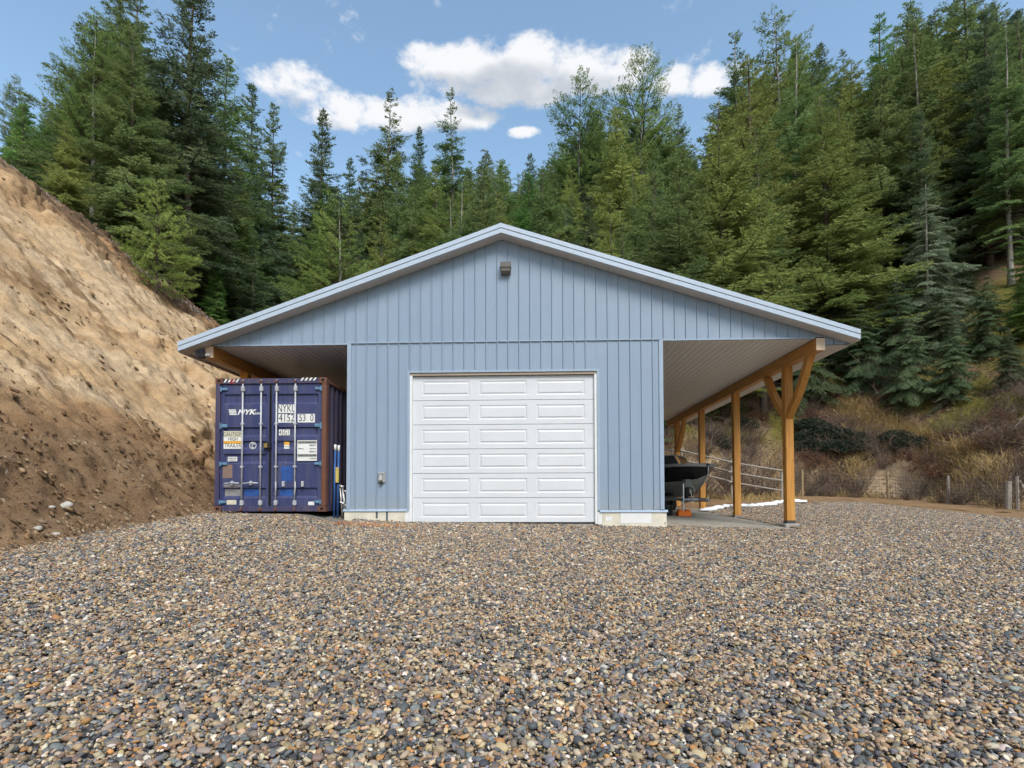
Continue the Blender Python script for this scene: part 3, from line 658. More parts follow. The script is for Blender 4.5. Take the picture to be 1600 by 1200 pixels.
for sx_ in (-1, 1):
    a, b = sorted((sx_ * W2, sx_ * (W2 - .06)))
    MB().box(a, b, .18, CL - .16, CH - .10, CH - .03).build('top_rail', M['cont_rust'] if sx_ > 0 else M['cont_frame'], cont)
    MB().box(a, b, .18, CL - .16, .0, .16).build('bottom_rail', M['cont_frame'], cont)
    m = MB(); P = .276; pts = []; y = .16
    while y < CL - .2:
        for dy, dx in ((0, .0), (.07, .0), (.138, .036), (.208, .036)): pts.append((sx_ * (W2 - .012 - dx), y + dy))
        y += P
    n = len(pts); m.add([(p[0], p[1], .15) for p in pts] + [(p[0], p[1], CH - .09) for p in pts], [(i, i + 1, n + i + 1, n + i) for i in range(n - 1)])
    m.build('side_wall', M['cont_side'], cont)
m = MB(); pts = []; y = .1
while y < CL - .2:
    for dy, dz_ in ((0, 0), (.07, 0), (.1, -.02), (.17, -.02)): pts.append((y + dy, CH - .03 + dz_))
    y += .2
n = len(pts); m.add([(-W2 + .03, p[0], p[1]) for p in pts] + [(W2 - .03, p[0], p[1]) for p in pts], [(i, i + 1, n + i + 1, n + i) for i in range(n - 1)]); m.build('roof_panel', M['cont_side'], cont)
MB().box(-W2 + .1, W2 - .1, CL - .04, CL, .1, CH - .1).build('end_wall', M['cont_side'], cont)
MB().box(-W2 + .06, W2 - .06, .14, CL - .1, .10, .14).build('floor', M['cont_frame'], cont)
# two door leaves with pressed horizontal bands
BANDS = [(1015, 945), (785, 718), (690, 632), (606, 540), (388, 318)]
def leaf(x0, x1, name):
    d = empty(name); d.parent = cont
    m = MB(); yf = .045; z0, z1 = .118, CH - .128; bx0, bx1 = x0 + .055, x1 - .075
    if name == 'x': pass
    def q(*p): m.add(p, [(0, 1, 2, 3)])
    q((x0, yf, z0), (bx0, yf, z0), (bx0, yf, z1), (x0, yf, z1)); q((bx1, yf, z0), (x1, yf, z0), (x1, yf, z1), (bx1, yf, z1))
    z = z0
    for lo, hi in BANDS:
        a, b = zz(lo), zz(hi); q((bx0, yf, z), (bx1, yf, z), (bx1, yf, a), (bx0, yf, a))
        i, dd = .028, .036
        O = [(bx0, yf, a), (bx1, yf, a), (bx1, yf, b), (bx0, yf, b)]; I = [(bx0 + i, yf + dd, a + i * 1.9), (bx1 - i, yf + dd, a + i * 1.9), (bx1 - i, yf + dd, b - i * .4), (bx0 + i, yf + dd, b - i * .4)]
        for k in range(4): q(O[k], O[(k + 1) % 4], I[(k + 1) % 4], I[k])
        q(*I); z = b
    q((bx0, yf, z), (bx1, yf, z), (bx1, yf, z1), (bx0, yf, z1))
    m.build('door_panel', M['cont'], d)
    for a, b in ((x0 - .004, x0 + .016), (x1 - .016, x1 + .004)): MB().box(a, b, yf - .012, yf - .001, z0, z1).build('door_gasket', M['black'] if (a > -.2 and a < .2) else M['cont'], d)
    return d
doorL = leaf(-W2 + .115, -.028, 'door'); doorR = leaf(-.006, W2 - .118, 'door')
# lock rods with cams, guides and handles
for k, px in enumerate((335, 460, 564, 691)):
    x = zx(px); d = doorL if k < 2 else doorR
    rod = MB().tube([(x, .012, .03), (x, .012, CH - .04)], .0185, 10).build('lock_rod', M['rod'], d, smooth=True)
    for b in (286, 1046): MB().cbox(x - .032, x + .045, -.022, .044, zz(b) - .055, zz(b) + .055, .012).build('cam_guide', M['rod'], rod)
    for b in (238, 1090): MB().cbox(x - .026, x + .026, -.03, .02, zz(b) - .03, zz(b) + .03, .008).build('cam', M['cont_rust'], rod)
    for b in (520, 806): MB().cbox(x - .034, x + .034, -.012, .046, zz(b) - .022, zz(b) + .022, .006).build('rod_bracket', M['rod'], rod)
for a, b in ((222, 322), (346, 450)):
    z = zz(915)
    MB().tube([(zx(b), -.022, z), (zx((a + b) / 2), -.035, z + .01), (zx(a), -.03, z - .004)], [.017, .014, .010], 8).build('handle', M['rod'], doorL)
    MB().cbox(zx((a + b) / 2) - .025, zx((a + b) / 2) + .025, -.03, .045, z - .045, z + .05, .01).build('handle_catch', M['rod'], doorL)
for a in (569, 699):
    MB().tube([(zx(a), -.022, zz(905)), (zx(a) + .012, -.04, zz(950)), (zx(a) - .005, -.035, zz(993))], [.018, .014, .010], 8).build('handle', M['rod'], doorR)
for a in (617, 745): MB().cbox(zx(a) - .03, zx(a) + .025, -.02, .046, zz(940), zz(902), .01).build('handle_catch', M['rod'], doorR)
for b in (286, 532, 786, 1040):
    for s_, d in ((-1, doorL), (1, doorR)):
        x = s_ * (W2 - .12); h = .05 if b != 532 else .065
        MB().cbox(min(x, x - s_ * .14), max(x, x - s_ * .14), .005, .044, zz(b) - h * .6, zz(b) + h * .6, .012).build('hinge', M['hinge'], d)
        MB().tube([(x, .005, zz(b) - h), (x, .005, zz(b) + h)], .02, 8).build('hinge_pin', M['hinge'], d)
MB().cbox(zx(485), zx(530), -.035, .04, zz(685), zz(640), .01).build('lock_box', M['black'], doorR)
MB().cbox(zx(490), zx(514), -.055, -.035, zz(680), zz(652), .006).build('padlock', M['brass'], doorR)
# stickers and lettering
YF = .041
def plate(a, b, top, bot, mat, name='sticker', y=YF, label=None):
    o = MB().box(zx(a), zx(b), y, y + .002, zz(bot), zz(top)).build(name, mat, cont)
    if label: o['label'] = label
    return o
def letters(o, s, cx_, cz_, size, mat, sx=1.0, shear=0.0, bold=0.0, y=YF): return link('lettering', text_mesh(s, size, shear, bold, sx), mat, o, (zx(cx_), y - .0025, zz(cz_)))
o = plate(573, 688, 390, 447, M['white'], 'number_plate'); letters(o, 'NYKU', 630, 418, .235, M['ink'], .66)
o = plate(573, 688, 454, 511, M['white'], 'number_plate'); letters(o, '4152', 630, 482, .235, M['ink'], .74)
o = plate(704, 820, 454, 511, M['white'], 'number_plate'); letters(o, '53  0', 762, 482, .215, M['ink'], .74)
o = plate(578, 652, 557, 596, M['white'], 'number_plate'); letters(o, '45G1', 615, 577, .155, M['ink'], .66)
o = plate(703, 836, 630, 767, M['white'], 'data_plate')
def scribble(o, a, b, row, h, seed, y=YF):
    """print too small to read: a row of short strokes"""
    r = random.Random(seed); m = MB(); x = a
    while x < b - 2:
        w = r.uniform(1.6, 4.0); m.box(zx(x), zx(x + w), y - .0035, y - .0028, zz(row + h * r.uniform(.3, .5)), zz(row - h * r.uniform(.3, .5))); x += w + r.choice((1.4, 1.6, 4.0))
    m.build('fine_print', M['ink'], o)
for r0, r1 in ((634, 653), (721, 741)): MB().box(zx(706), zx(833), YF - .0022, YF - .0012, zz(r1), zz(r0)).build('band', M['grey'], o)
for a, b, r_, h in ((708, 832, 643, 13), (785, 831, 664, 10), (710, 748, 686, 9), (788, 830, 686, 8), (785, 831, 706, 10), (708, 832, 731, 13), (788, 830, 752, 10)): scribble(o, a, b, r_, h, r_ + a)
o = plate(204, 328, 566, 684, M['white'], 'caution_sign'); MB().box(zx(204), zx(328), YF - .0012, YF - .0002, zz(650), zz(632)).build('band', M['yellow'], o)
MB().box(zx(204), zx(328), YF - .0012, YF - .0002, zz(607), zz(566)).build('band', M['cream'], o)
letters(o, 'CAUTION', 267, 587, .118, M['ink'], .80); letters(o, 'HIGH', 267, 620, .105, M['ink'], .85); letters(o, 'TRAILER', 267, 663, .122, M['ink'], .82)
# shipping line mark: white flag with bars, then slanted letters
o = empty('line_mark'); o.parent = cont
flag = MB()
for k in range(4):
    t, b = 420 + k * 10, 427 + k * 10; flag.add([(zx(234 + k * 2), YF - .001, zz(t)), (zx(285 + k * 2), YF - .001, zz(t)), (zx(286 + k * 2), YF - .001, zz(b)), (zx(238 + k * 2), YF - .001, zz(b))], [(0, 1, 2, 3)])
flag.build('flag', M['white'], o)
letters(o, 'NYK', 354, 440, .150, M['white'], 1.25, .3, .006); letters(o, 'Line', 432, 447, .075, M['white'], 1.15, .3, .002)
o = empty('round_mark'); o.parent = cont
ring = MB()
for k in range(24):
    a0, a1 = 2 * math.pi * k / 24, 2 * math.pi * (k + 1) / 24; cx_, cz_ = zx(403), zz(663)
    ring.add([(cx_ + r_ * math.cos(a), YF - .001, cz_ + r_ * math.sin(a)) for r_, a in ((.078, a0), (.078, a1), (.064, a1), (.064, a0))], [(0, 1, 2, 3)])
ring.build('ring', M['white'], o); 
for k_, (r0, a0, a1) in enumerate(((.048, .3, 2.4), (.048, 3.5, 5.5), (.022, 1.6, 4.2))):
    sw = MB()
    for q_ in range(8):
        t0, t1 = a0 + (a1 - a0) * q_ / 8, a0 + (a1 - a0) * (q_ + 1) / 8; w0, w1 = .018 * math.sin(math.pi * q_ / 8) + .003, .018 * math.sin(math.pi * (q_ + 1) / 8) + .003
        sw.add([(zx(403) + math.cos(t0) * r0, YF - .001, zz(663) + math.sin(t0) * r0), (zx(403) + math.cos(t1) * r0, YF - .001, zz(663) + math.sin(t1) * r0), (zx(403) + math.cos(t1) * (r0 - w1), YF - .001, zz(663) + math.sin(t1) * (r0 - w1)), (zx(403) + math.cos(t0) * (r0 - w0), YF - .001, zz(663) + math.sin(t0) * (r0 - w0))], [(0, 1, 2, 3)])
    sw.build('swoosh', M['white'], o)
o = plate(614, 650, 640, 686, M['white']); MB().box(zx(614), zx(650), YF - .0012, YF - .0002, zz(660), zz(640)).build('band', M['yellow'], o); scribble(o, 618, 648, 671, 9, 9)
o = plate(234, 298, 738, 768, M['white']); scribble(o, 238, 296, 748, 9, 3); scribble(o, 244, 290, 760, 6, 4)
plate(201, 265, 790, 880, M['brownpatch'], 'tape_patch'); plate(230, 296, 1026, 1056, M['cream']); plate(780, 821, 1038, 1061, M['white'])
def paint_patch(a, b, top, bot, mat, seed):
    r = random.Random(seed); n = 18; cx_, cz_ = (a + b) / 2, (top + bot) / 2; p = []
    for k in range(n):
        t = 2 * math.pi * k / n; w = (abs(math.cos(t)) ** 6 + abs(math.sin(t)) ** 6) ** (-1 / 6); w *= r.uniform(.86, 1.05)
        p.append((zx(cx_ + (b - a) / 2 * w * math.cos(t)), zz(cz_ + (bot - top) / 2 * w * math.sin(t))))
    MB().prism(p, 'y', YF + .001, YF + .003).build('paint_patch', mat, cont)
paint_patch(592, 676, 797, 906, M['bluepatch'], 1)
for x0, x1, mt, sd in ((346, 450, M['bluepatch'], 2), (584, 672, M['bluepatch'], 5), (206, 326, M['greypatch'], 4)):
    MB().box(zx(x0), zx(x1), YF + .0385, YF + .0392, zz(1000), zz(952)).build('paint_patch', mt, cont)
paint_patch(204, 326, 922, 944, M['greypatch'], 3)
def stripes(a, b, top, bot):
    o = plate(a, b, top, bot, M['ink'], 'hazard_strip', .006); n = 4; w = (b - a) / n; h = (bot - top)
    for k in range(n):
        l = a + k * w
        MB().add([(zx(l), .0045, zz(bot)), (zx(l + w * .5), .0045, zz(bot)), (zx(min(b, l + w * .5 + h * .7)), .0045, zz(top)), (zx(l + h * .7), .0045, zz(top))], [(0, 1, 2, 3)]).build('stripe', M['white'], o)
stripes(204, 312, 219, 240); stripes(724, 836, 213, 233)
o = empty('red_mark'); o.parent = cont
for s_ in (-1, 1): MB().add([(zx(246), .002, zz(234 - s_ * 17)), (zx(252), .002, zz(234 - s_ * 17)), (zx(284), .002, zz(234 + s_ * 17)), (zx(278), .002, zz(234 + s_ * 17))], [(0, 1, 2, 3)]).build('stroke', M['red'], o)

# things stowed between the container and the wall
def gz(x, y): return hz(x, y) - .02
for k, (x, y, h, lab) in enumerate(((-3.75, .02, 1.62, 'blue pole with white tip standing closest to the container side'), (-3.685, .06, 1.62, 'blue pole with white tip standing nearer the garage wall'))):
    b = empty('blue_pole', (x, y, gz(x, y))); tag(b, lab, 'pole', 'blue poles beside the container')
    MB().tube([(0, 0, 0), (.0, .05, h - .14)], .024, 8).build('shaft', M['bluepole'], b, smooth=True); MB().tube([(0, .05, h - .14), (0, .055, h)], .027, 8).build('tip', M['white'], b, smooth=True)
    if k == 1: MB().cbox(-.035, .035, -.06, .0, .78, 1.12, .01).build('yellow_tag', plain('yellow wrap', (.55, .42, .12), .6), b)
sl = empty('folded_tarp', (-3.60, .75, gz(-3.5, .7))); tag(sl, 'dark blue folded sling hanging in the gap beside the container', 'sling')
m = MB()
for k in range(7):
    z0 = .95 - .05 * k; m.prism([(-.10 - .01 * k, z0 + .34 - .03 * k), (.10, z0 + .18), (.10, z0 - .12), (-.06, z0 - .05)], 'y', k * .03, k * .03 + .018)
m.build('folds', plain('dark blue cloth', (.012, .018, .06), .8), sl)
for k, (x, t) in enumerate(((-3.66, .07), (-3.61, .08), (-3.56, .07))):  # grey folded metal frames that look like folded chairs
    r_ = empty('folded_frame', (x, .10 + .09 * k, gz(x, .15))); tag(r_, ('outermost', 'middle', 'innermost')[k] + ' folded aluminium frame leaning in the gap by the container', 'folding frame', 'folded frames in the gap')
    h = .72 - .1 * k
    for dx in (0, .055): MB().tube([(dx + t, 0, .04), (dx, .04, h)], .016, 8).build('leg', M['alu'], r_, smooth=True)
    MB().tube([(-.02, .03, h), (.09, .03, h - .03)], .03, 8).build('cross_bar', M['alu'], r_, smooth=True)
    MB().tube([(.06 + t * .5, 0, h * .45), (.02, 0, h * .5)], .018, 8).build('stretcher', M['alu'], r_)

# ------------------------------------------------------------------ boat on its trailer under the right carport
boat = empty('motor_boat', (5.86, 4.62, .0), .34); tag(boat, 'black and grey aluminium motor boat on a trailer under the right carport', 'boat')
def hull_rows():
    # stations from stem to stern: y, half beam at gunwale, gunwale z, half beam at chine, chine z, keel z
    return [(.0, .05, 1.47, .03, 1.20, 1.16), (.2, .36, 1.49, .17, 1.10, .94), (.6, .68, 1.50, .42, 1.04, .68), (1.3, .90, 1.49, .68, 1.01, .54), (2.3, 1.03, 1.46, .86, .99, .50), (3.6, 1.08, 1.42, .94, .97, .48), (5.4, 1.05, 1.40, .94, .97, .50)]
rows = hull_rows()
def sheet(fa, fb, name, mat):
    for s_ in (-1, 1):
        m = MB(); n = len(rows)
        m.add([(s_ * fa(r)[0], r[0] + fa(r)[2], fa(r)[1]) for r in rows] + [(s_ * fb(r)[0], r[0] + fb(r)[2], fb(r)[1]) for r in rows], [(i, i + 1, n + i + 1, n + i) for i in range(n - 1)])
        m.build(name, mat, boat, smooth=True)
sheet(lambda r: (r[1], r[2], 0), lambda r: (r[3], r[4], .06), 'hull_side', M['hull'])
sheet(lambda r: (r[3], r[4], .06), lambda r: (.0, r[5], .1), 'hull_bottom', M['hullgrey'])
sheet(lambda r: (r[1] + .035, r[2] - .02, -.03), lambda r: (max(0, r[1] - .02), r[2] + .075, .0), 'gunwale', M['alu'])
sheet(lambda r: (max(0, r[1] - .02), r[2] + .075, .0), lambda r: (0, r[2] + .09, .02), 'deck', plain('grey deck', (.20, .20, .20), .6))
MB().tube([(0, -.03, 1.50), (0, .0, 1.25), (0, .2, .98), (0, .55, .72)], .022, 8).build('stem_bar', M['alu'], boat, smooth=True)
for s_ in (-1, 1):
    MB().add([(s_ * .06, 1.35, 1.58), (s_ * .80, 1.95, 1.55), (s_ * .70, 2.15, 1.90), (s_ * .06, 1.65, 1.92)], [(0, 1, 2, 3)]).build('windscreen', M['glass'], boat)
    MB().tube([(s_ * .80, 1.95, 1.55), (s_ * .70, 2.15, 1.90), (s_ * .06, 1.65, 1.92)], .018, 6).build('windscreen_frame', M['alu'], boat)
    MB().tube([(s_ * .06, 1.35, 1.58), (s_ * .06, 1.65, 1.92)], .018, 6).build('windscreen_frame', M['alu'], boat)
MB().box(-1.0, 1.0, 5.36, 5.42, .55, 1.42).build('transom', M['hullgrey'], boat)
tr = empty('boat_trailer', (5.86, 4.62, hz(5.1, 4.75) - .02), .34); tag(tr, 'grey steel boat trailer with jack stand beneath the boat', 'trailer')
for s_ in (-1, 1):
    MB().tube([(s_ * .03, .05, .50), (s_ * .62, 1.3, .50), (s_ * .72, 5.2, .50)], .045, 6).build('frame_rail', M['steel'], tr)
    MB().cbox(s_ * .38 - .05, s_ * .38 + .05, 1.3, 5.0, .60, .70, .01).build('bunk', plain('dark carpet bunk', (.03, .03, .03), .9), tr)
    w = MB()
    for k in range(20):
        a0, a1 = 2 * math.pi * k / 20, 2 * math.pi * (k + 1) / 20; R0 = .31
        pr_ = [(-.10, .20), (-.10, .28), (-.07, .31), (.07, .31), (.10, .28), (.10, .20)]
        for j in range(5):
            q = [(pr_[j][0], pr_[j][1] * math.cos(a0), pr_[j][1] * math.sin(a0)), (pr_[j + 1][0], pr_[j + 1][1] * math.cos(a0), pr_[j + 1][1] * math.sin(a0)),
                 (pr_[j + 1][0], pr_[j + 1][1] * math.cos(a1), pr_[j + 1][1] * math.sin(a1)), (pr_[j][0], pr_[j][1] * math.cos(a1), pr_[j][1] * math.sin(a1))]
            w.add(q, [(0, 1, 2, 3)])
    wo_ = w.build('wheel', M['tyre'], tr, (s_ * .93, 3.4, .31), smooth=True)
    MB().tube([(-.05, 0, 0), (.05, 0, 0)], .2, 14).build('rim', M['steel'], wo_)
    MB().prism([(2.85, .62), (3.0, .72), (3.8, .72), (3.95, .62), (3.95, .60), (3.8, .69), (3.0, .69), (2.85, .60)], 'x', s_ * .80 if s_ > 0 else -1.05, 1.05 if s_ > 0 else -.80).build('mudguard', M['steel'], tr)
MB().tube([(-.70, .28, .49), (.0, .28, .49)], .035, 6).build('jack_arm', M['steel'], tr)
for y in (1.4, 3.4, 5.1): MB().tube([(-.72, y, .48), (.72, y, .48)], .035, 6).build('cross_member', M['steel'], tr)
MB().tube([(0, -.05, .47), (0, 1.4, .47)], .05, 6).build('tongue', M['steel'], tr)
MB().tube([(-.66, .28, .12), (-.66, .28, .98)], .028, 8).build('jack_tube', M['alu'], tr)
MB().tube([(-.66, .28, .10), (-.66, .28, .22)], .02, 8).build('jack_foot', M['steel'], tr)
MB().cbox(-.62, -.40, .22, .42, .86, 1.10, .02).build('winch', plain('grey winch', (.20, .20, .19), .5), tr)
MB().prism([(.30, .5), (.38, .5), (.40, .95), (.28, .95)], 'x', -.56, -.46).build('winch_post', M['black'], tr)
MB().tube([(-.42, .22, .92), (-.36, .2, .86), (-.34, .2, .76)], .014, 6).build('winch_handle', M['alu'], tr)
MB().tube([(-.46, .24, .8), (-.42, .22, .62), (-.34, .2, .48), (-.4, .22, .40)], .012, 6).build('safety_chain', M['alu'], tr)
bk = empty('jack_block', (5.145, 4.664, hz(5.15, 4.66) - .02)); tag(bk, 'bright orange plastic block under the trailer jack', 'jack block')
m = MB(); m.cbox(-.19, .19, -.14, .14, 0, .15, .015); m.build('base', M['orange'], bk)
for s_ in (-1, 1): MB().cbox(s_ * .11 - .055, s_ * .11 + .055, -.118, .118, .151, .205, .012).build('lug', M['orange'], bk)
bt = MB().tube([(0, 0, 0), (0, 0, .30), (0, 0, .305), (0, 0, .31)], [.15, .18, .18, .15], 16).build('black_bucket', M['black'], None, (4.72, 4.9, hz(4.72, 4.9) - .02), smooth=False); tag(bt, 'black bucket standing on the ground beside the boat trailer jack', 'bucket')

# ------------------------------------------------------------------ rail fence behind the carport
rf = empty('rail_fence'); tag(rf, 'weathered three rail wooden fence climbing the slope behind the carport posts', 'fence')
RP = [(3.2, 14.2, 1.15), (7.41, 13.2, 1.30), (9.1, 11.67, 1.36), (11.15, 11.3, 1.02)]
RT = [3.05, 2.64, 2.00, 1.60, 1.2]
for i, (x, y, h) in enumerate(RP):
    zg = hz(x, y)
    MB().tube([(x, y + .02, min(zg, RT[i] - 1.1) - .3), (x + .01, y + .02, RT[i] + .12)], [.06, .05], 7).build('fence_post', M['railwood'] if i != 3 else M['postwood'], rf)
for a in range(len(RP) - 1):
    for k, dz_ in enumerate((0, -.42, -.84)):
        (x0, y0, _), (x1, y1, _) = RP[a], RP[a + 1]
        if k == 2 and a == 0: continue
        MB().tube([(x0 - .15, y0 - .07, RT[a] + dz_ + .02), ((x0 + x1) / 2, (y0 + y1) / 2 - .07, (RT[a] + RT[a + 1]) / 2 + dz_ - .01), (x1 + .15, y1 - .07, RT[a + 1] + dz_ - .02)], [.036, .032, .036], 7).build('rail', M['railwood'], rf)
pole = MB().tube([(0, 0, 0), (.01, 0, 2.6)], [.04, .03], 7).build('leaning_pole', M['railwood'], None, (6.9, 12.9, hz(6.9, 12.9) - .1)); tag(pole, 'thin upright pole standing just beyond the far end of the boat', 'pole')
# ------------------------------------------------------------------ wire fence along the foot of the bank
wf = empty('wire_fence'); tag(wf, 'sagging wire mesh stock fence along the foot of the brushy bank', 'fence')
WP = [(11.6, 12.6), (13.95, 15.6), (16.6, 13.3), (16.8, 10.0), (16.96, 7.17), (17.2, 3.5)]
WPH = [1.2, 1.3, 1.22, 1.1, 1.12, 1.1]
wz = [hz(*p) for p in WP]
for i, (x, y) in enumerate(WP):
    MB().tube([(x, y, wz[i] - .3), (x + .015, y, wz[i] + WPH[i])], [.06, .05], 7).build('fence_post', M['postwood'] if i in (1, 2) else M['railwood'], wf)
    if i == 4:
        MB().tube([(x - .20, y + .12, wz[i] - .2), (x - .18, y + .1, wz[i] + .95)], [.09, .085], 8).build('fence_post', M['railwood'], wf)
        MB().tube([(x + .35, y - .25, wz[i]), (x + .10, y, wz[i] + .98)], [.04, .035], 7).build('fence_brace', M['railwood'], wf)
for i in range(len(WP) - 1):
    m = MB(); (x0, y0), (x1, y1) = WP[i], WP[i + 1]; L = math.hypot(x1 - x0, y1 - y0)
    def on(t, h): return (x0 + (x1 - x0) * t, y0 + (y1 - y0) * t, wz[i] + (wz[i + 1] - wz[i]) * t + .05 + h * (1 - .06 * math.sin(math.pi * t)))
    for h in (0, .11, .23, .36, .50, .66, .83, 1.0): m.tube([on(0, h), on(.33, h), on(.67, h), on(1, h)], .0065, 3, False)
    for k in range(1, int(L / .16)): m.tube([on(k * .16 / L, 0), on(k * .16 / L, 1.0)], .0055, 3, False)
    m.build('wire_mesh', M['wire'], wf)

# ------------------------------------------------------------------ white sacks along the gravel edge
SK = [(6.93, 7.94, 1.1, 0.97), (7.45, 8.57, 0.68, 0.71), (7.82, 8.67, 0.39, -0.62), (8.07, 8.39, 0.46, -1.02), (8.29, 8.04, 0.47, -0.99), (8.58, 7.84, 0.38, -0.15), (9.11, 8.27, 1.1, 0.89), (9.91, 9.29, 1.1, 0.91), (10.61, 9.99, 0.64, 0.46), (11.15, 10.24, 0.7, 0.41)]
rs = random.Random(3)
for k, (x, y, L, a) in enumerate(SK):
    bm = bmesh.new(); bmesh.ops.create_icosphere(bm, subdivisions=3, radius=1)
    for v in bm.verts:
        n = .10 * math.sin(v.co.x * 5 + k) + .08 * math.sin(v.co.y * 6 + v.co.x * 4 + 2 * k)
        v.co = Vector((math.copysign(abs(v.co.x) ** .7, v.co.x) * L * .62, v.co.y * .17 * (1 + 1.6 * n), (v.co.z * (.085 if v.co.z > 0 else .04)) * (1 + 2.2 * n)))
    me = bpy.data.meshes.new('white_sack'); bm.to_mesh(me); bm.free(); me.polygons.foreach_set('use_smooth', [True] * len(me.polygons))
    o = link('white_sack', me, M['sack'], None, (x, y, hz(x, y) + .035), (0, 0, a + rs.uniform(-.25, .25))); tag(o, 'white lumpy sack lying in the row along the gravel edge behind the posts', 'sack', 'white sacks along the gravel edge')

# ------------------------------------------------------------------ stones at the foot of the sand bank
def stone_mesh(seed, s):
    bm = bmesh.new(); bmesh.ops.create_icosphere(bm, subdivisions=3, radius=1); r = random.Random(seed); off = [r.uniform(0, 9) for _ in range(3)]
    for v in bm.verts:
        c = v.co.copy(); n = .12 * math.sin(c.x * 2.3 + off[0]) * math.sin(c.y * 2.7 + off[1]) + .07 * math.sin(c.z * 4 + off[2] + c.x * 3)
        v.co = Vector((c.x * s[0] * .62, c.y * s[1] * .62, c.z * s[2] * .62)) * (1 + n)
    me = bpy.data.meshes.new('stone'); bm.to_mesh(me); bm.free(); me.polygons.foreach_set('use_smooth', [True] * len(me.polygons)); return me
for k, (x, y, s, lab) in enumerate([(-7.1, -3.08, (0.16, 0.12, 0.11), 'largest pale stone resting partway up the foot of the sand bank'), (-6.5, -3.93, (0.15, 0.11, 0.08), 'pale grey stone at the gravel edge below the sand bank'), (-6.74, -3.98, (0.1, 0.09, 0.06), 'small dull stone among the debris at the foot of the sand bank'), (-7.12, -3.33, (0.07, 0.06, 0.05), 'little white stone just left of the largest pale stone'), (-7.79, -3.48, (0.12, 0.09, 0.09), 'pale stone on the sand bank at the far left edge'), (-7.35, -1.18, (0.1, 0.07, 0.05), 'pale flat stone half sunk in the dark soil of the bank'), (-6.54, -4.08, (0.13, 0.09, 0.05), 'flat brownish stone left of the pale grey stone at the gravel edge'), (-6.2, -4.08, (0.09, 0.07, 0.04), 'reddish flat stone right of the pale grey stone at the gravel edge')]):
    o = link('stone', stone_mesh(k, s), M['stone'], None, (x, y, hz(x, y) + s[2] * .30), (0, 0, k * 1.3)); tag(o, lab, 'stone', 'stones at the foot of the sand bank')
# roots and fallen branches hanging over the crest of the sand bank
rr = random.Random(11)
m = MB()
for k in range(420):
    t = rr.random(); x = -26 + 13.5 * t; y = (5.77 + .21 * x) / .153 + rr.uniform(-.8, .6)
    if y > 19: continue
    z = hz(x, y); L = rr.uniform(.3, 1.3); dx = rr.uniform(.3, 1.0); dy = -rr.uniform(.1, .9)
    p = [(x - dx * .3, y - dy * .3, z + .12)]
    for j in range(1, 5): p.append((x + dx * L * j / 4 + rr.uniform(-.08, .08), y + dy * L * j / 4 + rr.uniform(-.08, .08), hz(x + dx * L * j / 4, y + dy * L * j / 4) + rr.uniform(.05, .3) * (1 - j / 5)))
    m.tube(p, [.03, .026, .02, .014, .006], 5, False)
o = m.build('root_tangle', M['deadwood']); tag(o, 'bleached roots and twigs hanging over the crest of the sand bank', 'roots', kind='stuff')

# ------------------------------------------------------------------ conifers
def blades(P, D, Nrm, ln, wd):
    """one slim leaf-shaped quad at each P along D"""
    S = np.cross(D, Nrm); S /= np.linalg.norm(S, axis=1, keepdims=True) + 1e-9
    a = P; b = P + D * (ln * .45)[:, None] + S * (wd * .5)[:, None]; c = P + D * ln[:, None]; d = P + D * (ln * .45)[:, None] - S * (wd * .5)[:, None]
    V = np.stack([a, b, c, d], 1).reshape(-1, 3); n = len(P); F = np.arange(4 * n).reshape(n, 4); return V, F
def rand_unit(r, n):
    v = r.normal(size=(n, 3)); return v / np.linalg.norm(v, axis=1, keepdims=True)
PAL = dict(fir=((0.077, 0.111, 0.043), (0.179, 0.221, 0.084)), yellow=((0.119, 0.145, 0.043), (0.254, 0.269, 0.088)), dark=((0.063, 0.095, 0.050), (0.133, 0.169, 0.086)),
           grey=((0.102, 0.136, 0.090), (0.192, 0.226, 0.153)), pine=((0.099, 0.145, 0.045), (0.215, 0.254, 0.081)), bright=((0.075, 0.136, 0.038), (0.158, 0.235, 0.070)))
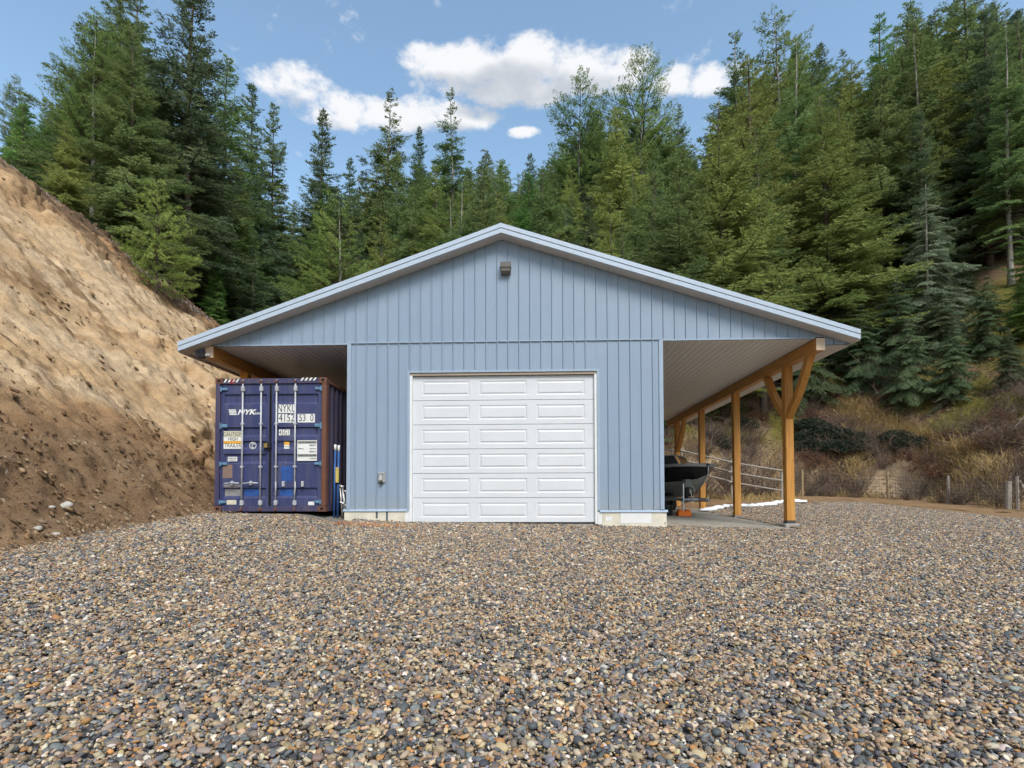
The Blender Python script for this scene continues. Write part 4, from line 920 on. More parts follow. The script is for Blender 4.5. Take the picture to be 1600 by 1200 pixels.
def conifer(seed, H, Rm, base, gap, pal, kind='fir', nb=5, dead=0, lean=0.0, fill=1.0):
    r = np.random.default_rng(seed); NV, NF, NT_ = [], [], []; wood = MB(); off = 0
    ca, cb = np.array(PAL[pal][0]), np.array(PAL[pal][1])
    tx = lambda z: .12 * math.sin(z * .35 + seed) * (z / H) + lean * z; ty = lambda z: .10 * math.sin(z * .28 + 2 * seed) * (z / H)
    tr_ = lambda z: max(.012, .0085 * H * (1 - z / H) ** .85 + .01)
    zs = np.linspace(0, H, 16); trunk = MB().tube([(tx(z), ty(z), z) for z in zs], [tr_(z) * (1.35 if i == 0 else 1) for i, z in enumerate(zs)], 8)
    a0 = r.uniform(0, 6.28); lop = r.uniform(.12, .30)
    z = base
    while z < H - .12:
        t = (z - base) / (H - base)
        if kind == 'pine': prof = max(.05, math.sin(math.pi * min(.97, t * .68 + .30))) ** .8
        elif kind == 'cedar': prof = (1 - t) ** .8
        else: prof = min(1, (1 - t) ** .82 * 1.05, .62 + t * 2.2)
        n = max(3, int(round(nb * (1 - .35 * t)))); ph = r.uniform(0, 6.28)
        for k in range(n):
            if r.random() < .13 + .14 * (t > .7): continue
            az = ph + 6.283 * k / n + r.normal() * .28; L = Rm * prof * r.uniform(.55, 1.22) * (1 + lop * math.cos(az - a0 - z * .25)) + .12
            zb = z + r.uniform(-.5, .5) * gap
            if zb > H - .06: continue
            el_ = math.radians({'fir': -14 + 52 * t, 'pine': -4 + 34 * t, 'cedar': -22 + 30 * t}[kind] + r.normal() * 7)
            droop = {'fir': .22 * (1 - t), 'pine': .02, 'cedar': .38}[kind]; upt = {'fir': .16, 'pine': .25, 'cedar': .12}[kind]
            ch, sh_ = math.cos(az), math.sin(az); dirh = np.array([ch, sh_, 0.0])
            def spine(q): return np.stack([tx(zb) + ch * L * q * math.cos(el_), ty(zb) + sh_ * L * q * math.cos(el_), zb + L * (math.sin(el_) * q - droop * q ** 2 + upt * q ** 4 * .6)], -1)
            q5 = np.linspace(0, 1, 5); sp = spine(q5); wr = .006 + .011 * L
            wood.tube([tuple(p) for p in sp], [wr, wr * .8, wr * .6, wr * .4, wr * .15], 4, False)
            is_dead = dead and t < dead and r.random() < .75
            # twigs to both sides
            nt = max(3, int(L / (.115 if kind != 'pine' else .17) * fill)); tq = np.sort(r.uniform(.14 if kind != 'pine' else .3, 1.0, nt * 2)); side = np.where(np.arange(nt * 2) % 2 == 0, 1, -1)
            P0 = spine(tq); dP = spine(np.minimum(tq + .03, 1.03)) - spine(tq - .03 * (tq > .9)); dP = dP / (np.linalg.norm(dP, axis=1, keepdims=True) + 1e-9)
            lat = np.stack([-sh_ * side, ch * side, np.zeros(nt * 2)], -1); ang = np.radians(r.uniform(38, 66, nt * 2))
            TD = dP * np.cos(ang)[:, None] + lat * np.sin(ang)[:, None]; TD[:, 2] += r.normal(-.06 if kind != 'cedar' else -.38, .14, nt * 2); TD /= np.linalg.norm(TD, axis=1, keepdims=True)
            TL = np.clip(.50 * L * (1.06 - tq), .10, .85) * r.uniform(.6, 1.15, nt * 2)
            if is_dead:
                for j in range(0, nt * 2, 2): wood.tube([tuple(P0[j]), tuple(P0[j] + TD[j] * TL[j] * .7)], [.006, .002], 3, False)
                continue
            tone = np.clip(r.uniform(0, 1) * .55 + r.normal(.22, .15), 0, 1)
            if kind == 'pine':
                # tufts of long needles at the twig ends
                m_ = np.maximum(1, (TL / .16).astype(int)); rep = np.repeat(np.arange(nt * 2), m_); fr = np.concatenate([np.linspace(.45, 1, q) if q > 1 else np.array([1.0]) for q in m_])
                C0 = P0[rep] + TD[rep] * (TL[rep] * fr)[:, None]; nn = 13
                Cn = np.repeat(C0, nn, 0); D = np.repeat(TD[rep], nn, 0) * .75 + rand_unit(r, len(Cn)); D[:, 2] += .25; D /= np.linalg.norm(D, axis=1, keepdims=True)
                ln = r.uniform(.10, .19, len(Cn)); wd = np.full(len(Cn), .020)
            else:
                m_ = np.maximum(2, (TL / .062).astype(int)); rep = np.repeat(np.arange(nt * 2), m_); fr = np.concatenate([(np.arange(q) + .3) / q for q in m_])
                C0 = P0[rep] + TD[rep] * (TL[rep] * fr)[:, None]; C0[:, 2] -= (TL[rep] * fr ** 2) * .18
                Cn = np.repeat(C0, 2, 0); s2 = np.tile([1, -1], len(C0)); dr = np.repeat(TD[rep], 2, 0)
                up = np.array([0, 0, 1.0]); lt = np.cross(dr, up); lt /= np.linalg.norm(lt, axis=1, keepdims=True) + 1e-9
                D = dr * .72 + lt * (s2 * .62)[:, None] + rand_unit(r, len(Cn)) * .34; D[:, 2] += .05; D /= np.linalg.norm(D, axis=1, keepdims=True)
                ln = r.uniform(.09, .18, len(Cn)); wd = r.uniform(.036, .058, len(Cn))
            Nr = rand_unit(r, len(Cn)) * .65 + dirh * .75; Nr[:, 2] += .55
            V, F = blades(Cn, D, Nr, ln, wd); NV.append(V); NF.append(F + off); off += len(V)
            tt = np.clip(tone + r.normal(0, .10, len(Cn)), 0, 1); c = ca + (cb - ca) * tt[:, None]; NT_.append(np.repeat(c, 4, 0))
        z += gap * r.uniform(.75, 1.25) * (1 - .35 * t)
    V = np.concatenate(NV); F = np.concatenate(NF); T = np.concatenate(NT_)
    return np_mesh('crown', V, F, T), trunk.mesh('trunk', True), wood.mesh('branches')
PROTO = {}
def proto(key, H, pale=False, **k):
    cr, tk, br = conifer(H=H, **k); cr.materials.append(M['needles']); tk.materials.append(M['bark_pale'] if pale else M['bark']); br.materials.append(M['bark'])
    PROTO[key] = (cr, tk, br, H)
proto('fir_a', 16, seed=1, Rm=3.3, base=.5, gap=.40, pal='fir', nb=7)
proto('fir_b', 16, seed=2, Rm=2.9, base=1.0, gap=.42, pal='dark', nb=7, dead=.06)
proto('fir_c', 16, seed=3, Rm=3.6, base=1.2, gap=.42, pal='yellow', nb=7, dead=.08)
proto('fir_d', 16, seed=4, Rm=2.7, base=.4, gap=.38, pal='bright', nb=6)
proto('fir_e', 18, seed=5, Rm=2.8, base=3.2, gap=.46, pal='fir', nb=6, dead=.15, pale=True)
proto('fir_f', 14, seed=6, Rm=3.2, base=.3, gap=.40, pal='yellow', nb=7)
proto('cedar', 12, seed=7, Rm=2.7, base=.5, gap=.33, pal='grey', kind='cedar', nb=5, pale=True)
proto('pine', 17, seed=8, Rm=3.0, base=3.5, gap=.50, pal='pine', kind='pine', nb=6, dead=.12, pale=True)
PAL['young'] = ((.135, .185, .045), (.27, .33, .10))
proto('young_pine', 6, seed=9, Rm=1.75, base=.7, gap=.30, pal='young', kind='pine', nb=6)
proto('sapling', 5, seed=10, Rm=1.25, base=.15, gap=.27, pal='bright', nb=6)
proto('hemlock', 9, seed=12, Rm=3.3, base=.2, gap=.34, pal='dark', kind='cedar', nb=6, dead=.05)
proto('fir_g', 17, seed=14, Rm=2.9, base=2.0, gap=.48, pal='fir', nb=5, dead=.12, lean=.012)
proto('fir_h', 15, seed=15, Rm=3.1, base=.8, gap=.44, pal='yellow', nb=5, lean=-.01)
def tree(x, y, h, key, rot, label, wide=1.0, group=None):
    cr, tk, br, H = PROTO[key]; s = h / H
    t = empty({'pine': 'pine_tree', 'young_pine': 'pine_tree', 'cedar': 'cedar_tree', 'hemlock': 'hemlock_tree', 'sapling': 'fir_sapling'}.get(key, 'fir_tree'), (x, y, hz(x, y) - .15), rot); t.scale = (s * wide, s * wide, s)
    link('trunk', tk, None, t); link('branches', br, None, t); link('crown', cr, None, t); return tag(t, label, 'tree', group)
KEY_TREES = [(-24.75, 18.17, 12.95, 'pine', 1.48, 'tall dark pine on the crest above the sand bank at far left', 1.1), (-21.03, 21.17, 22.46, 'fir_b', 0.65, 'huge dark fir rising past the frame top behind the young pine', 1.25), (-28.45, 26.17, 21.24, 'fir_a', 2.49, 'tall fir between the far left pine and the huge dark fir', 1.0), (-37.69, 26.17, 7.06, 'pine', 0.97, 'leftmost slender pine against the sky above the sand bank', 0.8), (-39.08, 30.17, 8.03, 'fir_d', 0.42, 'green fir just right of the leftmost slender pine', 1.0), (-15.34, 10.47, 4.77, 'young_pine', 2.52, 'bushy young pine standing on the lip of the sand bank', 1.0), (-22.73, 28.17, 21.83, 'fir_a', 5.76, 'tall green fir right of the huge dark fir on the left slope', 1.1), (-23.54, 33.17, 23.72, 'fir_b', 5.03, 'dark fir left of the sky gap on the left slope', 1.0), (-23.96, 38.17, 25.94, 'fir_a', 4.81, 'pointed fir marking the left edge of the sky gap', 0.9), (-21.55, 44.17, 28.12, 'fir_b', 1.39, 'pointed fir alone in the left of the sky gap', 1.1), (-15.08, 46.17, 27.8, 'fir_e', 3.37, 'tall open crowned fir left of the ridge top against the sky', 1.15), (-20.6, 50.17, 22.68, 'fir_b', 1.74, 'narrow fir left of the tall open crowned fir', 1.0), (-12.93, 52.17, 23.25, 'fir_b', 1.08, 'shorter fir between the two tall spires behind the ridge', 1.0), (-8.6, 50.17, 26.22, 'fir_e', 0.67, 'tall dark spire just left of the ridge against the cloud', 1.05), (-4.49, 46.17, 17.49, 'cedar', 1.35, 'grey green feathery tree just left of the ridge', 1.2), (6.54, 54.17, 24.13, 'pine', 5.82, 'round topped pine right of the ridge under the cloud', 0.95), (13.35, 50.17, 25.2, 'pine', 5.21, 'tallest pine right of the ridge against the cloud edge', 1.1), (8.34, 36.17, 19.34, 'fir_f', 5.07, 'broad fir mass with visible trunk behind the right roof slope', 1.25), (19.17, 56.17, 19.11, 'fir_a', 5.03, 'small pointed fir in the right sky gap', 0.9), (21.9, 44.17, 26.48, 'fir_e', 1.21, 'tall sparse fir at the right edge of the sky', 1.1), (23.44, 38.17, 26.61, 'pine', 1.95, 'tall sparse pine beyond the yellow green fir', 1.0), (20.41, 25.17, 18.63, 'fir_c', 3.94, 'big yellow green fir with bare lower trunk beside the right eave', 1.35), (16.75, 29.17, 13.54, 'fir_c', 4.6, 'yellow green fir above the right roof slope', 1.2), (14.18, 30.17, 10.74, 'fir_f', 5.37, 'low yellow green fir right behind the roof slope', 1.2), (30.19, 30.17, 20.81, 'fir_e', 5.53, 'tall fir with long bare pale trunk on the right slope', 1.0), (25.6, 23.17, 10.39, 'cedar', 0.54, 'grey drooping cedar right of the big yellow green fir', 1.2), (31.59, 24.17, 17.36, 'fir_e', 3.8, 'tall fir with leaning pale trunk at far right', 1.1), (31.4, 36.17, 22.64, 'fir_d', 4.22, 'rich green fir beside the small sky gap on the right', 1.2), (35.47, 32.17, 23.97, 'fir_a', 3.18, 'tall dark fir between the two pale trunks on the right', 1.2), (27.55, 18.17, 7.04, 'fir_d', 1.12, 'green fir cut by the right edge of the photo', 1.3), (20.88, 22.17, 5.19, 'hemlock', 2.97, 'low spreading hemlock under the big yellow green fir', 1.15), (23.03, 22.17, 5.81, 'hemlock', 0.56, 'dark low hemlock below the grey drooping cedar', 1.15), (24.96, 21.17, 4.28, 'hemlock', 5.87, 'dark low hemlock above the mossy slope', 1.15), (25.93, 19.17, 4.61, 'hemlock', 5.44, 'drooping dark hemlock above the moss at far right', 1.15), (17.49, 23.17, 6.45, 'hemlock', 3.44, 'dark low hemlock glimpsed past the right eave', 1.15), (21.7, 19.17, 4.61, 'hemlock', 1.89, 'smaller drooping conifer at the brush line on the right', 1.15), (22.61, 17.17, 4.18, 'hemlock', 5.71, 'smaller drooping conifer on the mossy slope', 1.15), (23.64, 15.17, 2.86, 'hemlock', 3.59, 'smaller drooping conifer near the right photo edge', 1.15), (20.66, 24.17, 5.7, 'hemlock', 5.54, 'dark hemlock low behind the big yellow green fir', 1.15), (24.14, 26.17, 3.74, 'hemlock', 5.33, 'mid height hemlock filling the dark hollow on the right', 1.15), (29.4, 25.17, 3.41, 'hemlock', 3.19, 'dark bushy hemlock above the dark low hemlock on the right', 1.15), (29.78, 21.17, 2.99, 'hemlock', 2.6, 'bushy hemlock at the right edge above the moss', 1.15), (-18.44, 24.17, 7.8, 'fir_b', 3.76, 'low dark fir at the left end of the roof', 1.4), (-19.09, 21.17, 4.94, 'fir_d', 2.71, 'low green fir behind the left eave', 1.4), (-15.8, 32.17, 14.33, 'fir_d', 1.01, 'bright young fir just above the left roof slope', 0.9), (-12.09, 38.17, 18.94, 'fir_a', 1.92, 'full green fir behind the left roof slope', 1.0), (-7.71, 34.17, 17.65, 'fir_f', 5.1, 'yellow green fir below the tall dark spire', 1.1)]
for a in KEY_TREES: tree(*a)
FILL = [(-21.8, 13.1, 4.6, 'fir_f', 1.5), (-21.2, 16.4, 13.2, 'fir_a', 3.3), (5.8, 19.1, 12.1, 'fir_a', 2.1), (-29.1, 21.9, 9.3, 'fir_b', 5.3), (-25.5, 21.0, 17.5, 'fir_a', 5.2), (-0.8, 22.5, 12.1, 'fir_g', 5.9), (2.2, 20.4, 11.7, 'pine', 2.5), (9.5, 20.4, 16.2, 'fir_a', 4.9), (12.4, 21.9, 20.3, 'fir_c', 2.2), (15.1, 22.7, 18.9, 'fir_g', 1.4), (-34.8, 24.2, 5.5, 'sapling', 0.7), (-31.6, 25.5, 12.2, 'fir_a', 0.5), (-25.5, 25.7, 10.2, 'fir_b', 2.3), (-23.0, 24.9, 17.3, 'fir_d', 0.2), (-12.9, 25.5, 15.9, 'pine', 4.0), (-8.3, 24.0, 9.1, 'fir_d', 5.9), (-4.3, 24.9, 15.0, 'fir_e', 3.5), (2.5, 25.6, 11.7, 'fir_h', 6.0), (5.9, 25.0, 13.3, 'fir_h', 3.0), (8.8, 24.8, 15.3, 'fir_g', 0.6), (11.7, 25.9, 14.3, 'fir_a', 0.8), (34.3, 25.9, 17.4, 'fir_g', 1.1), (-33.3, 27.0, 10.4, 'fir_g', 5.9), (-21.0, 26.7, 13.7, 'fir_a', 5.0), (-14.4, 28.1, 14.5, 'fir_f', 0.3), (-11.1, 27.6, 11.1, 'fir_f', 3.3), (-5.5, 29.0, 13.9, 'pine', 3.3), (-3.0, 26.9, 16.9, 'fir_a', 5.5), (6.1, 27.1, 9.8, 'fir_f', 1.8), (8.4, 28.1, 14.1, 'fir_g', 3.0), (16.0, 26.7, 23.5, 'fir_h', 4.5), (28.1, 27.1, 14.3, 'fir_b', 3.7), (33.4, 27.9, 18.9, 'fir_b', 3.5), (37.9, 26.8, 15.2, 'fir_c', 4.3), (-34.7, 30.8, 14.5, 'fir_b', 3.1), (-28.6, 30.5, 15.1, 'fir_e', 0.5), (-22.5, 30.4, 10.0, 'fir_b', 4.5), (-11.5, 30.5, 14.5, 'fir_h', 4.0), (-5.2, 31.9, 9.3, 'fir_d', 5.9), (-2.1, 32.1, 14.2, 'fir_f', 1.6), (1.5, 29.9, 9.4, 'fir_h', 4.8), (5.1, 31.1, 12.2, 'fir_b', 5.1), (8.5, 31.4, 9.1, 'fir_h', 2.0), (21.2, 30.6, 23.1, 'fir_e', 2.6), (24.7, 31.2, 16.6, 'fir_c', 0.3), (27.7, 30.3, 18.3, 'fir_a', 5.4), (32.5, 30.9, 17.5, 'fir_c', 2.7), (38.1, 30.3, 17.8, 'fir_b', 1.7), (42.3, 30.9, 11.9, 'fir_a', 1.2), (-42.7, 34.9, 8.2, 'fir_g', 4.0), (-38.4, 32.7, 12.1, 'fir_g', 0.1), (-36.2, 32.7, 17.1, 'fir_a', 3.6), (-32.8, 35.1, 17.9, 'fir_b', 3.6), (-29.8, 34.9, 10.7, 'fir_b', 0.4), (-12.8, 33.9, 11.6, 'fir_d', 4.8), (-5.0, 34.4, 11.6, 'fir_g', 6.0), (1.5, 34.4, 15.5, 'fir_a', 1.0), (3.6, 33.7, 11.5, 'fir_e', 0.3), (12.3, 33.4, 9.7, 'fir_e', 1.6), (14.5, 33.3, 10.9, 'fir_f', 2.9), (18.6, 32.8, 12.5, 'fir_b', 2.6), (22.2, 32.7, 11.5, 'fir_g', 5.1), (26.5, 32.9, 15.5, 'fir_a', 3.4), (29.4, 34.0, 17.2, 'fir_e', 5.1), (31.8, 33.3, 22.6, 'fir_a', 4.5), (35.0, 34.6, 20.4, 'fir_a', 1.9), (38.9, 34.0, 15.2, 'fir_a', 5.9), (41.5, 34.3, 17.3, 'fir_c', 2.8), (44.7, 33.8, 13.8, 'fir_f', 2.0), (-46.8, 38.7, 7.4, 'fir_e', 0.1), (-35.9, 35.3, 20.8, 'fir_e', 3.4), (-32.6, 37.2, 16.1, 'fir_a', 5.1), (-15.9, 36.3, 12.6, 'fir_h', 0.4), (-9.9, 35.5, 15.7, 'fir_a', 6.3), (-6.1, 38.7, 11.8, 'fir_h', 1.9), (-0.5, 37.8, 9.8, 'fir_h', 4.1), (4.0, 38.7, 9.5, 'fir_b', 0.1), (15.6, 37.9, 11.3, 'fir_b', 5.1), (20.5, 37.0, 20.7, 'fir_c', 1.0), (25.8, 36.8, 21.0, 'fir_b', 3.5), (29.2, 36.7, 19.9, 'fir_c', 2.0), (44.7, 37.8, 15.4, 'fir_a', 2.9), (49.8, 38.3, 11.7, 'fir_a', 0.1), (-54.2, 39.2, 4.9, 'fir_f', 1.1), (-48.2, 41.2, 8.8, 'fir_a', 5.5), (-44.8, 39.9, 11.6, 'fir_e', 3.1), (-42.4, 40.7, 17.4, 'fir_a', 5.6), (-35.9, 40.3, 20.7, 'fir_d', 4.3), (-33.4, 40.5, 9.2, 'fir_b', 2.0), (-27.8, 39.5, 13.1, 'fir_a', 2.8), (-20.1, 41.7, 19.2, 'fir_d', 1.8), (-16.8, 41.6, 13.7, 'fir_b', 5.4), (-9.0, 40.0, 10.0, 'fir_g', 6.2), (-3.7, 41.0, 14.6, 'fir_d', 1.4), (0.3, 42.4, 15.2, 'fir_d', 1.9), (4.7, 41.8, 10.5, 'fir_a', 3.1), (9.5, 42.3, 15.8, 'fir_h', 2.3), (12.8, 40.3, 11.2, 'fir_b', 5.7), (16.1, 41.7, 11.6, 'fir_g', 4.9), (21.2, 42.2, 12.0, 'fir_a', 0.8), (25.1, 41.4, 15.0, 'fir_g', 2.0), (27.6, 41.2, 20.5, 'fir_c', 1.0), (31.4, 41.3, 16.4, 'fir_c', 3.0), (35.5, 39.1, 11.5, 'fir_c', 2.8), (42.3, 42.1, 19.0, 'fir_f', 4.5), (50.0, 41.7, 15.3, 'fir_e', 1.9), (-54.6, 42.9, 4.7, 'fir_d', 0.8), (-49.6, 44.0, 12.8, 'fir_a', 0.6), (-45.1, 44.8, 14.1, 'fir_b', 3.8), (-40.6, 46.0, 18.0, 'fir_a', 4.1), (-37.8, 45.0, 18.0, 'fir_b', 0.4), (-34.4, 43.7, 16.3, 'fir_e', 5.0), (-30.4, 45.8, 11.9, 'fir_d', 2.3), (-25.5, 45.3, 12.5, 'fir_b', 6.1), (-17.7, 43.7, 16.1, 'fir_b', 3.9), (-12.6, 44.2, 16.4, 'fir_g', 0.4), (-10.0, 45.8, 15.5, 'fir_e', 0.1), (0.9, 45.3, 10.5, 'fir_b', 0.1), (4.9, 45.3, 9.2, 'fir_h', 5.8), (7.7, 45.7, 11.4, 'fir_f', 1.1), (13.4, 43.2, 15.1, 'fir_a', 3.7), (20.0, 45.8, 13.1, 'fir_a', 3.7), (24.4, 45.8, 19.7, 'fir_f', 1.9), (27.9, 44.8, 21.4, 'fir_h', 0.7), (31.6, 45.1, 12.1, 'fir_h', 4.0), (35.8, 42.9, 17.4, 'fir_g', 4.0), (40.3, 44.8, 21.7, 'fir_g', 4.4), (46.1, 43.8, 14.5, 'fir_g', 3.7), (50.4, 45.6, 16.8, 'fir_e', 0.8), (58.6, 46.2, 12.0, 'fir_a', 2.7), (-54.4, 49.5, 13.8, 'fir_a', 0.9), (-48.6, 47.3, 9.3, 'fir_a', 0.5), (-44.3, 48.6, 12.7, 'fir_a', 2.8), (-42.1, 49.8, 11.9, 'fir_g', 4.9), (-38.9, 48.0, 14.5, 'fir_d', 2.3), (-32.8, 47.2, 9.0, 'fir_g', 4.6), (-29.0, 49.7, 16.3, 'fir_e', 3.9), (-25.4, 49.1, 17.5, 'fir_f', 2.0), (-11.7, 47.8, 15.2, 'fir_d', 2.7), (-3.6, 48.2, 14.1, 'fir_a', 4.5), (2.7, 47.9, 11.8, 'fir_f', 5.3), (7.9, 49.4, 10.4, 'fir_a', 4.5), (11.8, 47.7, 16.7, 'fir_b', 4.1), (17.5, 49.0, 13.6, 'pine', 1.3), (21.1, 49.4, 12.5, 'fir_h', 0.5), (27.1, 48.9, 14.5, 'fir_h', 0.8), (33.4, 49.7, 22.3, 'fir_b', 0.7), (38.0, 48.4, 17.7, 'fir_g', 0.6), (40.7, 49.9, 12.8, 'fir_f', 4.0), (43.4, 47.9, 20.3, 'fir_c', 1.7), (49.1, 48.7, 11.8, 'fir_f', 5.9), (53.4, 47.2, 11.6, 'fir_c', 1.6), (-60.7, 52.9, 9.3, 'fir_b', 4.8), (-57.5, 52.8, 10.0, 'fir_a', 2.3), (-52.6, 53.7, 9.0, 'fir_a', 0.9), (-47.2, 53.4, 20.5, 'fir_g', 5.8), (-43.1, 52.1, 14.5, 'fir_e', 5.8), (-37.4, 53.2, 13.0, 'fir_b', 4.8), (-28.6, 53.0, 20.0, 'fir_e', 1.7), (-22.3, 51.6, 19.7, 'fir_g', 3.3), (-17.8, 51.6, 20.9, 'fir_h', 0.9), (-0.8, 53.2, 9.4, 'fir_h', 3.2), (2.9, 53.8, 9.4, 'fir_f', 6.2), (6.6, 51.6, 11.8, 'fir_b', 3.0), (21.7, 52.2, 13.7, 'fir_b', 0.6), (31.5, 53.4, 18.0, 'fir_h', 5.4), (33.7, 52.9, 13.5, 'fir_b', 2.5), (39.5, 53.1, 12.8, 'fir_g', 2.7), (47.1, 50.1, 16.9, 'fir_c', 2.6), (49.6, 52.1, 11.3, 'fir_f', 3.0), (56.7, 53.8, 18.4, 'fir_g', 2.4), (57.7, 50.6, 15.1, 'fir_c', 4.4), (64.0, 53.3, 14.4, 'fir_f', 6.2), (-68.3, 57.8, 9.8, 'fir_a', 0.2), (-63.7, 57.1, 12.5, 'fir_e', 3.4), (-61.4, 57.5, 10.7, 'fir_a', 5.7), (-54.7, 58.3, 15.9, 'fir_a', 4.1), (-46.6, 55.5, 17.2, 'fir_a', 5.8), (-41.7, 54.8, 10.4, 'fir_b', 1.2), (-36.0, 56.2, 19.8, 'fir_b', 4.9), (-32.5, 54.9, 20.9, 'fir_d', 1.6), (-26.5, 54.9, 16.5, 'fir_e', 2.6), (-20.5, 55.6, 16.8, 'fir_e', 4.5), (-15.6, 55.0, 12.9, 'fir_f', 5.9), (-12.8, 57.7, 11.5, 'fir_h', 0.1), (-7.5, 56.3, 16.5, 'fir_h', 6.3), (3.4, 56.6, 13.5, 'fir_d', 4.2), (10.7, 57.1, 15.6, 'fir_a', 2.1), (16.2, 56.6, 13.3, 'fir_b', 0.9), (21.8, 58.0, 11.3, 'fir_b', 2.2), (26.8, 55.7, 15.1, 'fir_h', 1.4), (31.5, 57.3, 16.8, 'fir_b', 1.8), (37.2, 56.1, 16.4, 'fir_a', 4.8), (40.5, 57.6, 20.7, 'fir_e', 5.2), (44.5, 55.8, 15.1, 'fir_g', 2.5), (50.5, 56.0, 13.5, 'fir_g', 5.1), (56.2, 55.9, 12.6, 'fir_e', 0.0), (58.5, 57.0, 17.7, 'fir_b', 0.4), (64.8, 58.5, 13.4, 'fir_f', 6.1), (-70.2, 61.6, 9.0, 'fir_g', 4.2), (-65.2, 61.3, 11.7, 'fir_a', 5.5), (-60.8, 62.4, 18.8, 'fir_a', 2.9), (-54.0, 62.1, 15.7, 'fir_a', 0.2), (-49.8, 62.5, 15.9, 'fir_g', 4.9), (-47.0, 62.7, 9.3, 'fir_b', 5.2), (-42.4, 59.3, 18.0, 'fir_d', 5.6), (-36.4, 59.6, 16.6, 'fir_b', 4.6), (-32.6, 61.4, 12.8, 'pine', 0.2), (-28.2, 60.5, 20.1, 'fir_a', 1.8), (-22.5, 62.7, 14.7, 'fir_g', 3.5), (-18.9, 61.0, 15.3, 'fir_b', 2.6), (-8.2, 60.4, 13.0, 'pine', 0.0), (-3.4, 61.2, 15.4, 'fir_g', 2.7), (2.2, 60.8, 14.7, 'fir_d', 0.8), (6.6, 61.4, 12.6, 'fir_a', 2.9), (11.5, 59.4, 13.8, 'pine', 3.7), (17.0, 60.6, 14.6, 'fir_g', 3.2), (26.2, 60.1, 16.6, 'fir_c', 1.2), (31.3, 62.2, 17.2, 'fir_e', 5.6), (36.2, 61.2, 23.4, 'fir_f', 3.3), (42.1, 59.8, 16.6, 'fir_h', 0.0), (47.2, 60.7, 15.0, 'fir_c', 2.7), (50.5, 59.5, 21.0, 'fir_c', 3.9), (52.9, 59.6, 16.0, 'fir_h', 1.4), (59.8, 59.9, 14.5, 'fir_g', 3.0), (69.9, 62.6, 12.0, 'fir_g', 2.7), (-69.2, 67.1, 9.9, 'fir_d', 5.7), (-63.9, 66.8, 11.9, 'fir_d', 3.5), (-62.3, 65.4, 19.2, 'fir_b', 1.0), (-56.4, 65.1, 12.4, 'fir_b', 5.8), (-49.9, 66.3, 18.0, 'fir_a', 5.2), (-42.9, 66.3, 10.2, 'fir_b', 1.6), (-35.1, 63.7, 12.6, 'fir_h', 3.6), (-24.8, 63.6, 11.0, 'fir_b', 5.6), (-21.7, 66.9, 18.9, 'fir_g', 2.1), (-18.5, 66.1, 11.3, 'fir_f', 3.9), (-13.0, 65.9, 12.5, 'fir_f', 5.0), (-7.7, 63.9, 12.4, 'fir_a', 3.4), (-1.2, 65.4, 14.5, 'fir_e', 5.5), (3.9, 65.7, 14.3, 'fir_h', 3.1), (8.7, 66.0, 9.9, 'fir_a', 1.6), (9.8, 63.4, 10.6, 'fir_d', 1.7), (18.4, 66.0, 10.7, 'fir_g', 4.4), (22.4, 66.7, 12.2, 'fir_b', 5.3), (25.4, 66.2, 9.9, 'fir_b', 5.7), (35.8, 67.1, 23.9, 'fir_h', 3.7), (40.6, 66.5, 18.5, 'fir_c', 6.2), (43.5, 65.0, 18.1, 'fir_g', 3.8), (50.0, 65.6, 15.1, 'fir_f', 4.5), (56.2, 65.3, 18.8, 'fir_g', 5.7), (59.9, 65.4, 18.5, 'fir_b', 3.4), (65.1, 65.7, 17.3, 'fir_h', 0.5), (68.8, 64.5, 11.1, 'fir_e', 2.1), (-68.5, 69.2, 20.3, 'fir_b', 0.3), (-64.3, 68.9, 15.6, 'fir_b', 2.1), (-58.4, 68.6, 9.3, 'fir_b', 1.9), (-55.9, 69.2, 12.1, 'fir_a', 3.4), (-49.3, 70.7, 11.4, 'fir_e', 3.5), (-47.0, 68.7, 13.9, 'fir_a', 1.1), (-40.2, 69.6, 16.0, 'fir_b', 4.7), (-37.7, 68.2, 19.8, 'fir_f', 3.1), (-30.7, 70.4, 14.5, 'fir_f', 1.6), (-25.6, 68.1, 16.1, 'fir_d', 1.5), (-16.9, 68.7, 10.3, 'fir_d', 2.4), (-13.5, 70.0, 11.7, 'fir_a', 3.2), (-9.0, 71.0, 15.7, 'fir_g', 0.3), (-4.1, 68.8, 15.1, 'fir_h', 1.6), (3.0, 68.8, 14.7, 'fir_d', 0.6), (6.0, 70.9, 14.5, 'fir_f', 3.5), (11.9, 71.0, 11.0, 'fir_d', 6.2), (17.9, 71.6, 10.6, 'fir_e', 4.3), (19.5, 69.3, 13.5, 'fir_h', 1.7), (25.8, 68.9, 9.8, 'fir_e', 2.6), (32.3, 69.3, 15.0, 'fir_a', 0.0), (40.2, 70.3, 22.4, 'fir_b', 5.9), (46.4, 69.7, 13.5, 'fir_e', 2.9), (51.6, 69.0, 14.9, 'fir_b', 2.2), (54.2, 68.5, 20.6, 'fir_e', 3.3), (58.3, 69.7, 20.6, 'fir_g', 2.4), (65.3, 68.5, 16.1, 'fir_h', 2.6), (69.2, 69.5, 16.2, 'fir_e', 2.0)]
FS = dict(fir_a='mid green fir', fir_b='dark fir', fir_c='yellowish broad fir', fir_d='bright green slim fir', fir_e='bare trunked tall fir', fir_f='bushy yellow green fir', cedar='grey green cedar', pine='long needled pine', sapling='young fir sapling', fir_g='slightly leaning green fir', fir_h='loose yellow green fir', hemlock='dark drooping hemlock', young_pine='small pine')
